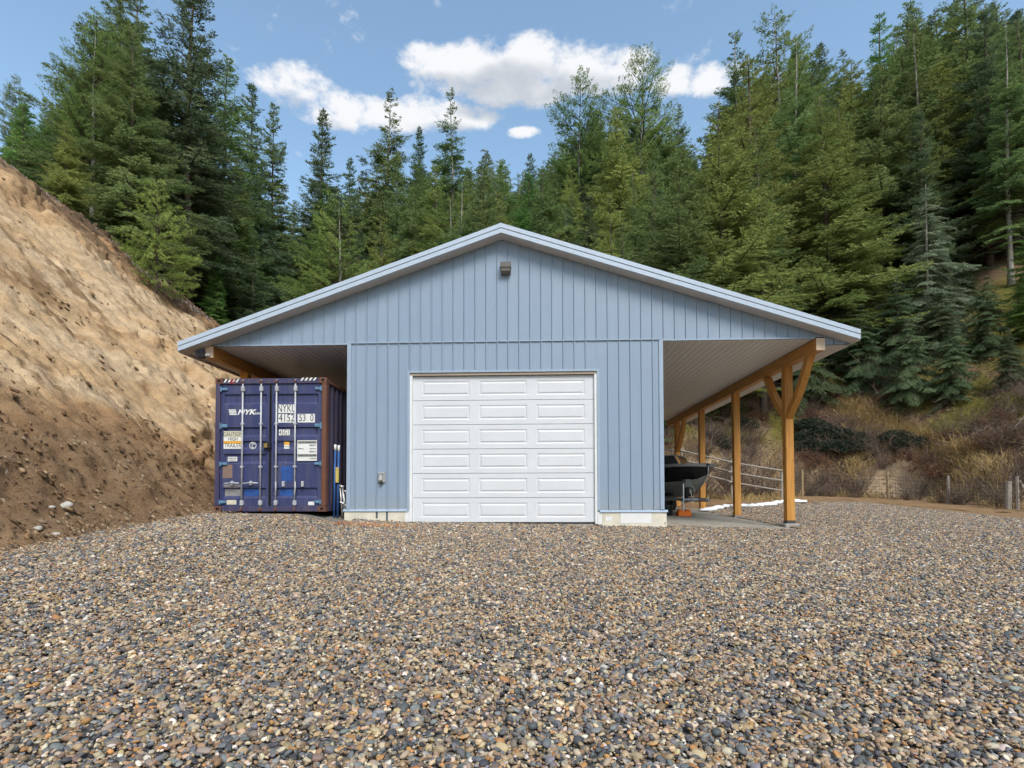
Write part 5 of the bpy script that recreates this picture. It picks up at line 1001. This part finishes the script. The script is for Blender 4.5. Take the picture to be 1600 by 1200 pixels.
FG = dict(fir_a='mid green firs', fir_b='dark firs', fir_c='yellowish firs', fir_d='bright slim firs', fir_e='bare trunked firs', fir_f='bushy firs', cedar='cedars', pine='pines', sapling='fir saplings', fir_g='leaning firs', fir_h='loose firs', hemlock='hemlocks', young_pine='small pines')
for (x, y, h, key, rot) in FILL:
    q = (x - .63) / (y + 11.8)
    where = 'far left above the sand bank' if q < -.75 else 'left behind the sand bank' if q < -.48 else 'left of the garage ridge' if q < -.02 else 'right of the garage ridge' if q < .38 else 'above the right eave' if q < .62 else 'far right above the fence'
    deep = 'in the front row' if y < 27 else 'midway up the slope' if y < 42 else 'high up the slope'
    tree(x, y, h, key, rot, FS[key] + ' ' + deep + ' ' + where, 1.28, FG[key] + ' ' + deep + ' ' + where)

# the wood goes on up the hill behind: one mass of trees
far_pts = [(-32.4, 44.6, 17.9, 2, 5.0), (-21.9, 46.5, 19.8, 3, 3.3), (-18.4, 46.7, 17.5, 2, 3.1), (-16.9, 46.9, 17.1, 0, 0.0), (-11.8, 46.1, 18.7, 0, 1.3), (2.8, 44.7, 14.8, 0, 3.7), (9.4, 46.3, 17.9, 2, 1.4), (15.7, 47.3, 13.7, 3, 5.9), (28.0, 47.3, 13.8, 0, 1.9), (-34.4, 47.9, 13.5, 2, 1.0), (-32.4, 48.9, 12.7, 0, 4.5), (-29.7, 48.1, 12.9, 3, 3.2), (-17.5, 48.6, 15.5, 1, 2.4), (-11.8, 50.1, 17.1, 0, 4.5), (-9.9, 49.0, 13.2, 2, 2.3), (-7.0, 48.4, 15.8, 4, 5.7), (0.6, 48.8, 12.6, 1, 4.8), (1.5, 50.1, 14.5, 0, 5.4), (4.8, 48.9, 13.1, 4, 5.0), (16.0, 50.1, 18.2, 0, 6.2), (24.4, 48.5, 22.1, 3, 3.2), (-34.5, 51.1, 13.2, 0, 5.3), (-30.9, 53.0, 19.6, 3, 5.9), (-25.9, 51.8, 12.0, 3, 0.7), (-7.1, 52.1, 16.1, 1, 4.9), (-2.7, 51.0, 16.9, 0, 2.6), (9.1, 53.5, 17.0, 3, 0.9), (12.4, 52.7, 15.7, 0, 5.4), (15.4, 53.2, 15.3, 2, 0.2), (17.7, 51.0, 12.3, 4, 6.3), (24.1, 52.5, 17.4, 4, 0.6), (28.6, 53.0, 15.1, 0, 3.8), (29.7, 53.5, 21.9, 4, 0.9), (-34.5, 54.0, 18.6, 3, 3.3), (-22.7, 54.4, 16.9, 2, 5.4), (-18.4, 55.6, 18.2, 0, 0.5), (-13.2, 54.8, 18.4, 1, 0.1), (-9.9, 54.8, 15.1, 4, 0.5), (-2.6, 54.2, 14.0, 4, 1.3), (0.4, 55.7, 14.0, 3, 3.1), (6.0, 56.5, 15.7, 0, 4.3), (9.2, 55.8, 18.8, 2, 1.3), (12.9, 56.1, 17.6, 3, 1.0), (14.2, 56.2, 13.3, 2, 0.7), (20.5, 54.8, 9.5, 3, 1.2), (24.5, 54.6, 15.3, 2, 3.8), (29.8, 55.5, 13.5, 2, 1.3), (-39.1, 58.1, 22.6, 2, 5.3), (-33.5, 58.1, 13.0, 2, 1.2), (-32.2, 57.6, 16.9, 1, 0.1), (-28.0, 58.0, 19.8, 1, 5.0), (-25.6, 58.9, 13.0, 3, 3.3), (-22.4, 58.0, 18.4, 3, 3.6), (-18.9, 57.4, 12.5, 3, 3.4), (-15.1, 58.5, 17.4, 0, 2.0), (-13.4, 59.4, 12.2, 3, 5.6), (-10.9, 58.3, 16.4, 0, 4.2), (-3.6, 59.2, 12.4, 2, 2.1), (-0.1, 59.2, 14.6, 1, 5.2), (3.5, 59.3, 14.2, 2, 5.1), (8.3, 59.7, 16.1, 0, 0.3), (14.0, 57.3, 12.8, 1, 0.6), (19.2, 58.8, 11.8, 0, 3.4), (27.0, 57.5, 21.3, 1, 1.1), (-41.8, 61.6, 14.2, 2, 0.2), (-36.6, 62.5, 13.8, 0, 0.6), (-28.8, 62.7, 14.0, 4, 5.3), (-26.1, 61.0, 19.6, 1, 0.6), (-15.4, 60.5, 16.4, 3, 6.0), (-13.9, 62.7, 13.0, 1, 3.1), (-6.7, 61.1, 13.3, 3, 4.5), (-5.0, 60.4, 13.0, 2, 3.4), (-0.4, 60.5, 15.0, 4, 4.9), (9.4, 61.6, 17.2, 0, 4.7), (20.4, 60.2, 11.0, 2, 5.7), (24.2, 61.7, 10.9, 0, 2.3), (-44.2, 64.6, 19.9, 2, 1.1), (-40.8, 65.2, 22.7, 0, 2.5), (-36.6, 65.3, 14.7, 2, 3.8), (-31.8, 65.5, 16.3, 3, 1.5), (-29.3, 65.7, 19.0, 3, 3.1), (-23.4, 65.6, 18.4, 4, 6.2), (-16.2, 65.4, 18.9, 2, 4.8), (-12.5, 63.5, 19.5, 4, 4.2), (-10.0, 63.3, 15.7, 2, 1.0), (-4.5, 63.8, 11.6, 1, 4.4), (6.3, 63.9, 16.2, 3, 5.6), (7.8, 63.6, 16.9, 1, 6.1), (14.5, 63.6, 12.9, 0, 3.5), (16.9, 64.9, 17.4, 4, 3.7), (27.5, 64.5, 15.5, 3, 5.4), (30.9, 64.8, 20.8, 3, 3.4), (33.1, 63.5, 14.1, 2, 0.4), (-43.7, 68.0, 15.9, 0, 5.4), (-34.7, 68.4, 15.5, 3, 2.4), (-30.3, 67.6, 14.2, 2, 4.2), (-29.3, 68.3, 19.3, 4, 1.0), (-23.6, 69.1, 13.2, 0, 4.9), (-19.6, 67.6, 15.8, 2, 0.7), (-12.5, 68.5, 13.5, 0, 3.6), (-9.1, 68.2, 15.8, 2, 5.5), (-6.6, 67.3, 12.6, 2, 4.4), (-3.6, 66.7, 16.1, 4, 4.5), (-1.1, 67.9, 12.2, 0, 3.8), (5.1, 67.8, 13.8, 4, 2.6), (12.8, 68.2, 16.5, 2, 3.3), (13.7, 67.0, 13.0, 0, 3.6), (18.1, 68.0, 14.6, 4, 5.7), (30.2, 68.0, 17.2, 4, 4.0), (33.5, 66.6, 21.8, 4, 1.6), (-47.6, 72.2, 13.8, 2, 2.7), (-42.9, 71.5, 19.0, 3, 3.0), (-38.2, 70.6, 14.9, 3, 3.5), (-35.0, 70.2, 12.8, 1, 5.8), (-27.4, 70.3, 20.4, 3, 1.9), (-25.9, 71.0, 22.5, 1, 5.8), (-21.9, 71.9, 18.8, 2, 1.0), (-20.3, 72.1, 15.1, 2, 1.1), (-17.5, 70.5, 16.0, 4, 0.8), (-12.2, 72.0, 16.4, 4, 2.3), (-5.8, 71.9, 16.8, 4, 1.1), (0.5, 69.6, 17.2, 1, 1.6), (8.5, 71.5, 13.7, 0, 6.1), (15.2, 71.5, 14.3, 2, 3.6), (22.3, 71.9, 13.5, 1, 1.8), (24.3, 69.8, 12.2, 3, 4.6), (30.8, 71.7, 14.8, 0, 2.7), (32.5, 72.2, 18.8, 0, 0.5), (36.1, 71.4, 17.9, 4, 1.0), (-46.0, 73.7, 19.4, 2, 3.4), (-44.7, 73.5, 16.5, 0, 4.8), (-40.4, 73.3, 13.4, 2, 5.5), (-37.8, 73.2, 20.3, 1, 2.5), (-35.8, 72.7, 19.8, 3, 5.7), (-30.7, 75.3, 18.0, 0, 3.7), (-27.2, 73.3, 17.5, 2, 5.7), (-25.8, 73.2, 16.4, 3, 1.6), (-23.4, 74.4, 12.7, 2, 5.9), (-20.1, 73.1, 19.2, 2, 5.9), (-17.4, 74.7, 19.5, 1, 6.3), (-13.1, 72.8, 12.9, 3, 0.5), (-9.5, 73.4, 17.8, 2, 5.2), (-6.3, 74.4, 18.0, 1, 2.9), (-4.6, 74.8, 16.3, 4, 3.6), (-1.3, 73.4, 13.1, 0, 0.7), (3.3, 74.4, 14.5, 4, 5.0), (4.7, 72.9, 12.1, 1, 5.7), (9.4, 74.4, 12.2, 3, 1.8), (11.0, 74.8, 18.2, 4, 2.0), (14.6, 72.6, 17.3, 0, 0.5), (19.3, 74.6, 18.0, 3, 6.2), (21.7, 73.1, 12.9, 4, 3.2), (25.4, 73.3, 10.8, 0, 2.0), (28.0, 74.3, 8.8, 1, 5.5), (31.6, 72.7, 16.3, 3, 4.2), (32.9, 74.2, 20.5, 1, 2.8), (37.2, 74.8, 17.4, 1, 3.4), (39.3, 75.0, 18.5, 2, 5.0), (-51.9, 77.4, 16.8, 1, 5.9), (-50.1, 76.7, 14.1, 2, 1.9), (-48.3, 78.0, 20.5, 0, 2.4), (-44.7, 77.8, 17.7, 2, 2.6), (-39.9, 77.3, 21.3, 4, 6.2), (-37.9, 78.2, 15.4, 0, 4.9), (-36.0, 76.2, 19.1, 1, 5.3), (-30.9, 76.1, 16.1, 3, 5.3), (-29.0, 77.9, 13.5, 2, 1.5), (-26.1, 78.2, 18.7, 3, 5.0), (-23.4, 75.9, 20.6, 4, 5.0), (-19.8, 76.5, 16.0, 2, 0.8), (-16.4, 76.4, 18.2, 0, 4.1), (-12.5, 75.7, 15.6, 4, 5.4), (-9.1, 76.5, 13.2, 3, 5.8), (-8.2, 77.4, 15.1, 0, 5.0), (-4.0, 76.5, 11.1, 2, 0.9), (-1.0, 78.1, 13.1, 3, 2.5), (3.2, 75.6, 12.7, 2, 3.2), (5.8, 78.2, 14.3, 4, 5.2), (7.7, 75.6, 15.6, 1, 0.6), (12.0, 78.4, 16.7, 4, 4.4), (13.6, 75.8, 14.7, 3, 0.4), (18.4, 78.3, 16.7, 0, 2.7), (21.9, 78.4, 13.9, 1, 2.8), (25.0, 77.9, 6.0, 1, 4.6), (27.3, 76.9, 9.2, 1, 3.6), (29.1, 78.0, 7.9, 2, 3.6), (32.4, 76.9, 15.9, 3, 1.1), (37.1, 77.6, 14.0, 0, 4.9), (39.5, 77.9, 20.9, 1, 5.2)]
fw_c = bpy.data.collections.new('far_tree_kinds')
for k_ in ('fir_a', 'fir_b', 'fir_g', 'fir_e', 'fir_h'):
    cr, tk, br, H = PROTO[k_]; o = bpy.data.objects.new('far_tree', cr); fw_c.objects.link(o)
fme = bpy.data.meshes.new('far_forest'); fme.from_pydata([(x, y, hz(x, y) - .2) for x, y, h, i, r_ in far_pts], [], [])
at = fme.attributes.new('rot', 'FLOAT_VECTOR', 'POINT'); at.data.foreach_set('vector', np.array([(0, 0, r_) for x, y, h, i, r_ in far_pts], np.float32).ravel())
at = fme.attributes.new('pick', 'INT', 'POINT'); at.data.foreach_set('value', np.array([i for x, y, h, i, r_ in far_pts], np.int32))
at = fme.attributes.new('size', 'FLOAT_VECTOR', 'POINT'); at.data.foreach_set('vector', np.array([(q_ * 1.35, q_ * 1.35, q_) for q_ in (h / (16, 16, 17, 18, 15)[i] for x, y, h, i, r_ in far_pts)], np.float32).ravel())
fob = link('far_forest', fme, M['needles']); tag(fob, 'dense conifer forest filling the upper slope behind the nearer trees', 'forest', kind='stuff')
def lay(ob, coll, name, sized=False):
    ng = bpy.data.node_groups.new(name, 'GeometryNodeTree'); ng.interface.new_socket('Geometry', in_out='INPUT', socket_type='NodeSocketGeometry'); ng.interface.new_socket('Geometry', in_out='OUTPUT', socket_type='NodeSocketGeometry')
    gi = ng.nodes.new('NodeGroupInput'); go = ng.nodes.new('NodeGroupOutput'); mtp = ng.nodes.new('GeometryNodeMeshToPoints'); iop = ng.nodes.new('GeometryNodeInstanceOnPoints'); ci = ng.nodes.new('GeometryNodeCollectionInfo')
    ci.inputs['Collection'].default_value = coll; ci.inputs['Separate Children'].default_value = True; ci.inputs['Reset Children'].default_value = True
    def attr(n, t): q = ng.nodes.new('GeometryNodeInputNamedAttribute'); q.data_type = t; q.inputs[0].default_value = n; return q.outputs[0]
    e2r = ng.nodes.new('FunctionNodeEulerToRotation'); L_ = ng.links.new
    L_(gi.outputs[0], mtp.inputs[0]); L_(mtp.outputs[0], iop.inputs['Points']); L_(ci.outputs[0], iop.inputs['Instance']); iop.inputs['Pick Instance'].default_value = True
    L_(attr('pick', 'INT'), iop.inputs['Instance Index']); L_(attr('rot', 'FLOAT_VECTOR'), e2r.inputs[0]); L_(e2r.outputs[0], iop.inputs['Rotation'])
    if sized: L_(attr('size', 'FLOAT_VECTOR'), iop.inputs['Scale'])
    L_(iop.outputs[0], go.inputs[0]); mod = ob.modifiers.new(name, 'NODES'); mod.node_group = ng
lay(fob, fw_c, 'place far trees', True)

# ------------------------------------------------------------------ undergrowth on the bank and the forest edge
def bare_shrub(seed, H, n):
    r = random.Random(seed); m = MB()
    for k in range(n):
        a = r.uniform(0, 6.28); sp = r.uniform(.1, .75); p = [Vector((r.uniform(-.15, .15), r.uniform(-.15, .15), 0))]; d = Vector((math.cos(a) * sp, math.sin(a) * sp, 1)).normalized(); L = H * r.uniform(.5, 1.1)
        for j in range(4): d = (d + Vector((r.uniform(-.25, .25), r.uniform(-.25, .25), -.06 * j))).normalized(); p.append(p[-1] + d * L / 4)
        m.tube([q[:] for q in p], [.011, .009, .007, .005, .003], 3, False)
        for j in (1, 2, 3):
            for _ in range(2):
                e = Vector((r.uniform(-1, 1), r.uniform(-1, 1), r.uniform(.1, 1))).normalized() * L * r.uniform(.15, .35); m.tube([p[j][:], (p[j] + e * .5 + Vector((0, 0, .02)))[:], (p[j] + e)[:]], [.005, .004, .002], 3, False)
    return m.mesh('stems')
BS = [bare_shrub(k, h, n) for k, (h, n) in enumerate(((1.2, 26), (1.7, 30), (.9, 34), (2.4, 16)))]
for me in BS: me.materials.append(M['twig'])
def leafy(seed, Rr, n, c0, c1, ln):
    r = np.random.default_rng(seed); D0 = rand_unit(r, n); D0[:, 2] = np.abs(D0[:, 2]); P = D0 * (Rr * r.uniform(.35, 1, n) ** .6)[:, None] * np.array([1, .9, .75])
    D = D0 * .6 + rand_unit(r, n); D /= np.linalg.norm(D, axis=1, keepdims=True); V, F = blades(P, D, rand_unit(r, n) + np.array([0, 0, 1.0]), r.uniform(.6, 1.2, n) * ln, r.uniform(.4, .6, n) * ln)
    t = r.uniform(0, 1, n)[:, None]; return np_mesh('leaves', V, F, np.repeat(np.array(c0) + (np.array(c1) - np.array(c0)) * t, 4, 0))
LS = [leafy(70 + k, .85, 2600, (.022, .035, .022), (.060, .075, .055), .10) for k in range(2)]
LB = leafy(80, .9, 900, (.12, .055, .035), (.24, .13, .08), .08)
for me in LS + [LB]: me.materials.append(M['leaf'])
pr_ = random.Random(21)
def along(s0, s1, i):
    """a spot at a given distance uphill of the fence line"""
    (ax, ay), (bx, by) = FENCE[i], FENCE[i + 1]; t = pr_.random(); d = math.hypot(bx - ax, by - ay); s = pr_.uniform(s0, s1)
    return ax + (bx - ax) * t - (by - ay) / d * s, ay + (by - ay) * t + (bx - ax) / d * s
for k in range(150):
    i = pr_.choice((5, 6, 7, 7, 8, 8, 9, 9, 9, 10)); x, y = along(-.1, 8.5, i)
    if any((x - a) ** 2 + (y - b) ** 2 < 1.1 for a, b in [(19.15, 21.17), (19.17, 20.32), (19.33, 19.62), (19.39, 18.92), (19.53, 18.27), (19.55, 17.47), (19.44, 16.62), (19.5, 15.97), (19.51, 15.27), (19.34, 14.37), (19.16, 13.57), (19.12, 12.92), (18.97, 12.22)]): continue
    if x > 26 or y > 27 or (x < 7.3 and y < 13): continue
    sd_ = hill_dist(np.array([x]), np.array([y]))[0]; wh_ = ('along the foot of the bank' if sd_ < 2 else 'on the lip of the cut bank' if sd_ < 4.5 else 'on the slope above the cut bank') + (' behind the carport posts' if x < 11.5 else ' behind the tan fence post' if y > 13.5 else ' near the far right fence posts')
    o = empty('bare_shrub', (x, y, float(surf(x, y)[0]) - .1), pr_.uniform(0, 6.28)); sc = pr_.uniform(.6, 1.15); o.scale = (sc * 1.25, sc * 1.25, sc); link('stems', BS[k % 4], None, o)
    tag(o, 'bare twiggy shrub ' + wh_, 'shrub', 'bare shrubs ' + wh_)
for k, (x, y) in enumerate([(16.41, 20.67), (16.93, 20.52), (17.1, 19.67), (17.2, 18.87), (17.51, 18.32), (17.74, 17.72), (16.15, 18.87), (16.65, 17.87), (17.28, 17.22), (19.12, 16.52), (19.26, 15.57), (10.16, 17.67), (10.65, 17.62), (13.24, 21.27), (16.25, 19.62)]):
    o = empty('evergreen_shrub', (x, y, float(surf(x, y)[0]) - .05), k * .9); o.scale = (1.15, 1.15, .95); link('leaves', LS[k % 2], None, o); link('stems', BS[2], None, o)
    tag(o, 'low dark green leafy shrub on top of the cut bank behind the fence', 'shrub', 'dark leafy shrubs on the bank')
for k, (x, y) in enumerate([(17.13, 22.27), (17.37, 21.22), (15.48, 18.12), (15.65, 17.27), (15.73, 23.52), (14.44, 22.37), (18.62, 14.87), (18.83, 13.92), (18.77, 12.87), (19.65, 11.72), (20.06, 11.27), (12.38, 22.07), (21.44, 13.22), (20.09, 14.42)]):
    o = empty('brown_shrub', (x, y, hz(x, y) - .1), k * 1.1); link('leaves', LB, None, o); link('stems', BS[k % 3], None, o)
    tag(o, 'shrub holding dead reddish brown leaves on the bank behind the fence', 'shrub', 'shrubs with dead leaves on the bank')
# brush thickets on the forest slope seen above the garage roof
for k, (x, y) in enumerate(((-18.5, 40), (-17.2, 39.4), (-16, 40.2), (-19.6, 41.2), (-15.2, 41.0), (-17.5, 42), (1.5, 30.5), (2.6, 31), (.6, 31.4))):
    o = empty('bare_shrub', (x, y, hz(x, y) - .1), k * 1.7); o.scale = (2.0, 2.0, 1.8); link('stems', BS[k % 4], None, o); tag(o, 'reddish bare thicket on the forest slope glimpsed above the garage roof', 'shrub', 'thickets above the roof')
# dry grass hanging over the lip of the cut and tufts along the fence
g = np.random.default_rng(31); GP, GD, GL = [], [], []
def grass_at(x, y, n, spread, ln, down):
    for _ in range(n):
        px, py_ = x + g.normal() * spread, y + g.normal() * spread; GP.append((px, py_)); GD.append((g.normal() * .5 + .15, g.normal() * .35 - down, abs(g.normal()) * .7 + (.5 - down * .7))); GL.append(ln * g.uniform(.5, 1.2))
GRASS_LIP = [(19.15, 21.17), (19.17, 20.32), (19.33, 19.62), (19.39, 18.92), (19.53, 18.27), (19.55, 17.47), (19.44, 16.62), (19.5, 15.97), (19.51, 15.27), (19.34, 14.37), (19.16, 13.57), (19.12, 12.92), (18.97, 12.22)]
for (x, y) in GRASS_LIP: grass_at(x, y, 330, .40, .75, .55)
for (x, y) in [(18.55, 11.52), (18.51, 10.97), (18.4, 10.37), (18.84, 12.42), (17.26, 16.92), (18.36, 9.72), (13.88, 18.52), (16.63, 16.12)]: grass_at(x, y, 200, .28, .55, .1)
for _ in range(110):
    i = int(g.integers(6, 11)); pr_.seed(int(g.integers(1e6))); x, y = along(-.5, 5, i); grass_at(x, y, 26, .22, .38, .15)
for _ in range(25): x, y = g.uniform(7.6, 12), g.uniform(11.5, 13.2); grass_at(x, y, 18, .15, .22, .0)
GP = np.array(GP); GD = np.array(GD); GL = np.array(GL); GZ = surf(GP[:, 0], GP[:, 1]); P = np.column_stack([GP, GZ - .02]); D = GD / np.linalg.norm(GD, axis=1, keepdims=True)
D2 = D.copy(); D2[:, 2] -= .75; D2 /= np.linalg.norm(D2, axis=1, keepdims=True); S = np.cross(D, np.array([0, 1.0, .3])); S /= np.linalg.norm(S, axis=1, keepdims=True) + 1e-9
w = .011; A = P - S * w; B = P + S * w; m1 = P + D * (GL * .55)[:, None]; C_ = m1 + S * w * .8; E_ = m1 - S * w * .8; tip = m1 + D2 * (GL * .5)[:, None]; T2 = tip + S * .003
n = len(P); V = np.stack([A, B, C_, E_, T2, tip], 1).reshape(-1, 3); b = np.arange(n)[:, None] * 6; F = np.concatenate([b + np.array([[0, 1, 2, 3]]), b + np.array([[3, 2, 4, 5]])])
tc_ = np.array((.40, .29, .14)) * g.uniform(.55, 1.15, n)[:, None] + g.uniform(0, .05, n)[:, None] * np.array((.3, .3, 0)); o = link('dry_grass', np_mesh('dry_grass', V, F, np.repeat(tc_, 6, 0)), M['grass']); tag(o, 'straw coloured dry grass hanging over the lip of the cut bank', 'grass', kind='stuff')
# leaf litter and twigs scattered on the bank and forest floor
n = 42000; x = g.uniform(6.5, 27, n); y = g.uniform(8, 30, n); s = hill_dist(x, y); k_ = s > .2; x, y = x[k_], y[k_]; n = len(x); P = np.column_stack([x, y, surf(x, y) + .03]); D = rand_unit(g, n); D[:, 2] *= .35
V, F = blades(P, D, rand_unit(g, n) + np.array([0, -.5, 1.0]), g.uniform(.07, .20, n), g.uniform(.02, .07, n)); t = g.uniform(0, 1, (n, 1)); c = np.array((.10, .055, .035)) * (1 - t) + np.array((.33, .22, .14)) * t
o = link('leaf_litter', np_mesh('leaf_litter', V, F, np.repeat(c, 4, 0)), M['litter']); tag(o, 'fallen leaves and bark litter on the bank and forest floor', 'leaf litter', kind='stuff')
# dead branches lying on the bank
for k, (x, y, L, a, t) in enumerate(((10.4, 15.6, 2.6, 2.2, .5), (9.8, 15.2, 2.2, .6, .55), (12.0, 17.5, 3.0, 2.7, .35), (18.6, 13.6, 2.2, 2.4, .3), (20.5, 11.5, 3.0, .5, .3), (22.0, 13.0, 3.6, 2.9, .4), (15.6, 19.4, 2.6, .3, .4))):
    r = random.Random(k); m = MB(); p = [Vector((0, 0, 0))]; d = Vector((math.cos(a), math.sin(a) * .4, t)).normalized()
    for j in range(5): d = (d + Vector((r.uniform(-.15, .15), r.uniform(-.15, .15), r.uniform(-.12, .08)))).normalized(); p.append(p[-1] + d * L / 5)
    z0_ = hz(x, y)
    for j in range(1, 6): p[j].z = float(surf(x + p[j].x, y + p[j].y)[0]) - z0_ + r.uniform(-.05, .12)
    m.tube([q[:] for q in p], [.028, .026, .022, .017, .012, .006], 6, False)
    for j in range(1, 5):
        for _ in range(2): e = (d + Vector((r.uniform(-1, 1), r.uniform(-1, 1), r.uniform(-.3, .8)))).normalized() * L * .25; m.tube([p[j][:], (p[j] + e)[:]], [.015, .004], 4, False)
    o = m.build('dead_branch', M['deadwood'], None, (x, y, hz(x, y) + .1)); tag(o, 'bleached dead branch lying on the brushy bank behind the fence', 'branch', 'dead branches on the bank')

# ------------------------------------------------------------------ river gravel: tiles of loose pebbles laid over the yard
PC = np.array([(.075, .085, .10), (.13, .145, .165), (.20, .215, .235), (.045, .048, .055), (.36, .27, .17), (.46, .37, .25), (.52, .47, .38), (.40, .22, .09), (.23, .16, .105), (.62, .60, .56), (.29, .25, .21), (.16, .13, .11)])
PWT = np.array([.085, .125, .11, .045, .18, .13, .08, .045, .09, .022, .10, .05]); PWT = PWT / PWT.sum()
def ico(sub):
    bm = bmesh.new(); bmesh.ops.create_icosphere(bm, subdivisions=sub, radius=1); bm.verts.index_update(); V = np.array([v.co[:] for v in bm.verts]); F = np.array([[v.index for v in f.verts] for f in bm.faces]); bm.free(); return V, F
IV, IF = ico(2)
def pebble_tile(seed, size, n):
    r = np.random.default_rng(seed); VV, FF, TT = [], [], []
    cxy = r.uniform(-size / 2, size / 2, (n, 2)); a = np.clip(r.lognormal(math.log(.0116), .36, n), .005, .030); zj = r.uniform(-.012, .014, n)
    ids = r.choice(len(PC), n, p=PWT)
    for i in range(n):
        s = a[i] * np.array([r.uniform(1.0, 1.45), r.uniform(.75, 1.0), r.uniform(.40, .72)])
        ph = r.uniform(0, 6, 3); v = IV * (1 + .16 * np.sin(IV[:, [1, 2, 0]] * r.uniform(1.5, 3.2) + ph).prod(1, keepdims=True) * 1.5)
        v = np.sign(v) * np.abs(v) ** .88 * s
        e = Euler((r.normal() * .38, r.normal() * .38, r.uniform(0, 6.28))); v = v @ np.array(e.to_matrix()).T
        v = v + np.array([cxy[i, 0], cxy[i, 1], zj[i] + s[2] * .3]); VV.append(v); FF.append(IF + i * len(IV))
        c = PC[ids[i]] * np.array([1.05, .97, .88]) * r.uniform(.66, 1.24) * r.uniform(.93, 1.07, 3); TT.append(np.broadcast_to(c, v.shape))
    me = np_mesh('pebbles', np.concatenate(VV), np.concatenate(FF), np.concatenate(TT), True); me.materials.append(M['pebble']); return me
TS = 1.0
tiles = bpy.data.collections.new('pebble_tiles')
for k in range(4):
    o = bpy.data.objects.new('pebble_tile', pebble_tile(500 + k, TS * 1.02, 2900)); tiles.objects.link(o)
gpts, grot, gid = [], [], []
gr = random.Random(9)
def is_gravel(x, y):
    if -3.55 < x < 3.55 and y > -.10: return False
    if y > -.15 and 3.4 < x < 7.0: return False
    if x < -3.4 and y > -.45: return False
    if x < -6.15: return False
    s = float(hill_dist(np.array([x]), np.array([y]))[0])
    return s < -3.5
TS2 = TS * .5
xs_ = np.arange(-6.75, 17.6, TS); ys_ = np.arange(-12.2, 12.8, TS)
for x in xs_:
    for y in ys_:
        d = y + 11.83
        if d < 1.2 or abs(x - .63) > d * 1.02 + 1.5: continue
        if sum(is_gravel(x + a * TS * .45, y + b * TS * .45) for a in (-1, 0, 1) for b in (-1, 0, 1)) < 5: continue
        e = .3; zx0, zx1, zy0, zy1 = hz(x - e, y), hz(x + e, y), hz(x, y - e), hz(x, y + e)
        sx_, sy_ = (zx1 - zx0) / (2 * e), (zy1 - zy0) / (2 * e)
        q = Matrix.Rotation(0, 3, 'Z'); N_ = Vector((-sx_, -sy_, 1)).normalized(); rot = N_.to_track_quat('Z', 'Y').to_matrix() @ Matrix.Rotation(gr.randrange(4) * math.pi / 2, 3, 'Z')
        # keep the tile square to the grid
        X_ = Vector((1, 0, sx_)).normalized(); Y_ = N_.cross(X_); Bm = Matrix((X_, Y_, N_)).transposed(); rot = Bm @ Matrix.Rotation(gr.randrange(4) * math.pi / 2, 3, 'Z')
        gpts.append((x, y, hz(x, y) + .006)); grot.append(tuple(rot.to_euler())); gid.append(gr.randrange(4))
gme = bpy.data.meshes.new('loose_gravel'); gme.from_pydata(gpts, [], [])
at = gme.attributes.new('rot', 'FLOAT_VECTOR', 'POINT'); at.data.foreach_set('vector', np.array(grot, np.float32).ravel())
at = gme.attributes.new('pick', 'INT', 'POINT'); at.data.foreach_set('value', np.array(gid, np.int32))
gob = link('loose_gravel', gme, M['pebble']); tag(gob, 'mixed grey and tan river pebbles covering the yard in front of the garage', 'gravel', kind='stuff')
lay(gob, tiles, 'lay pebbles')
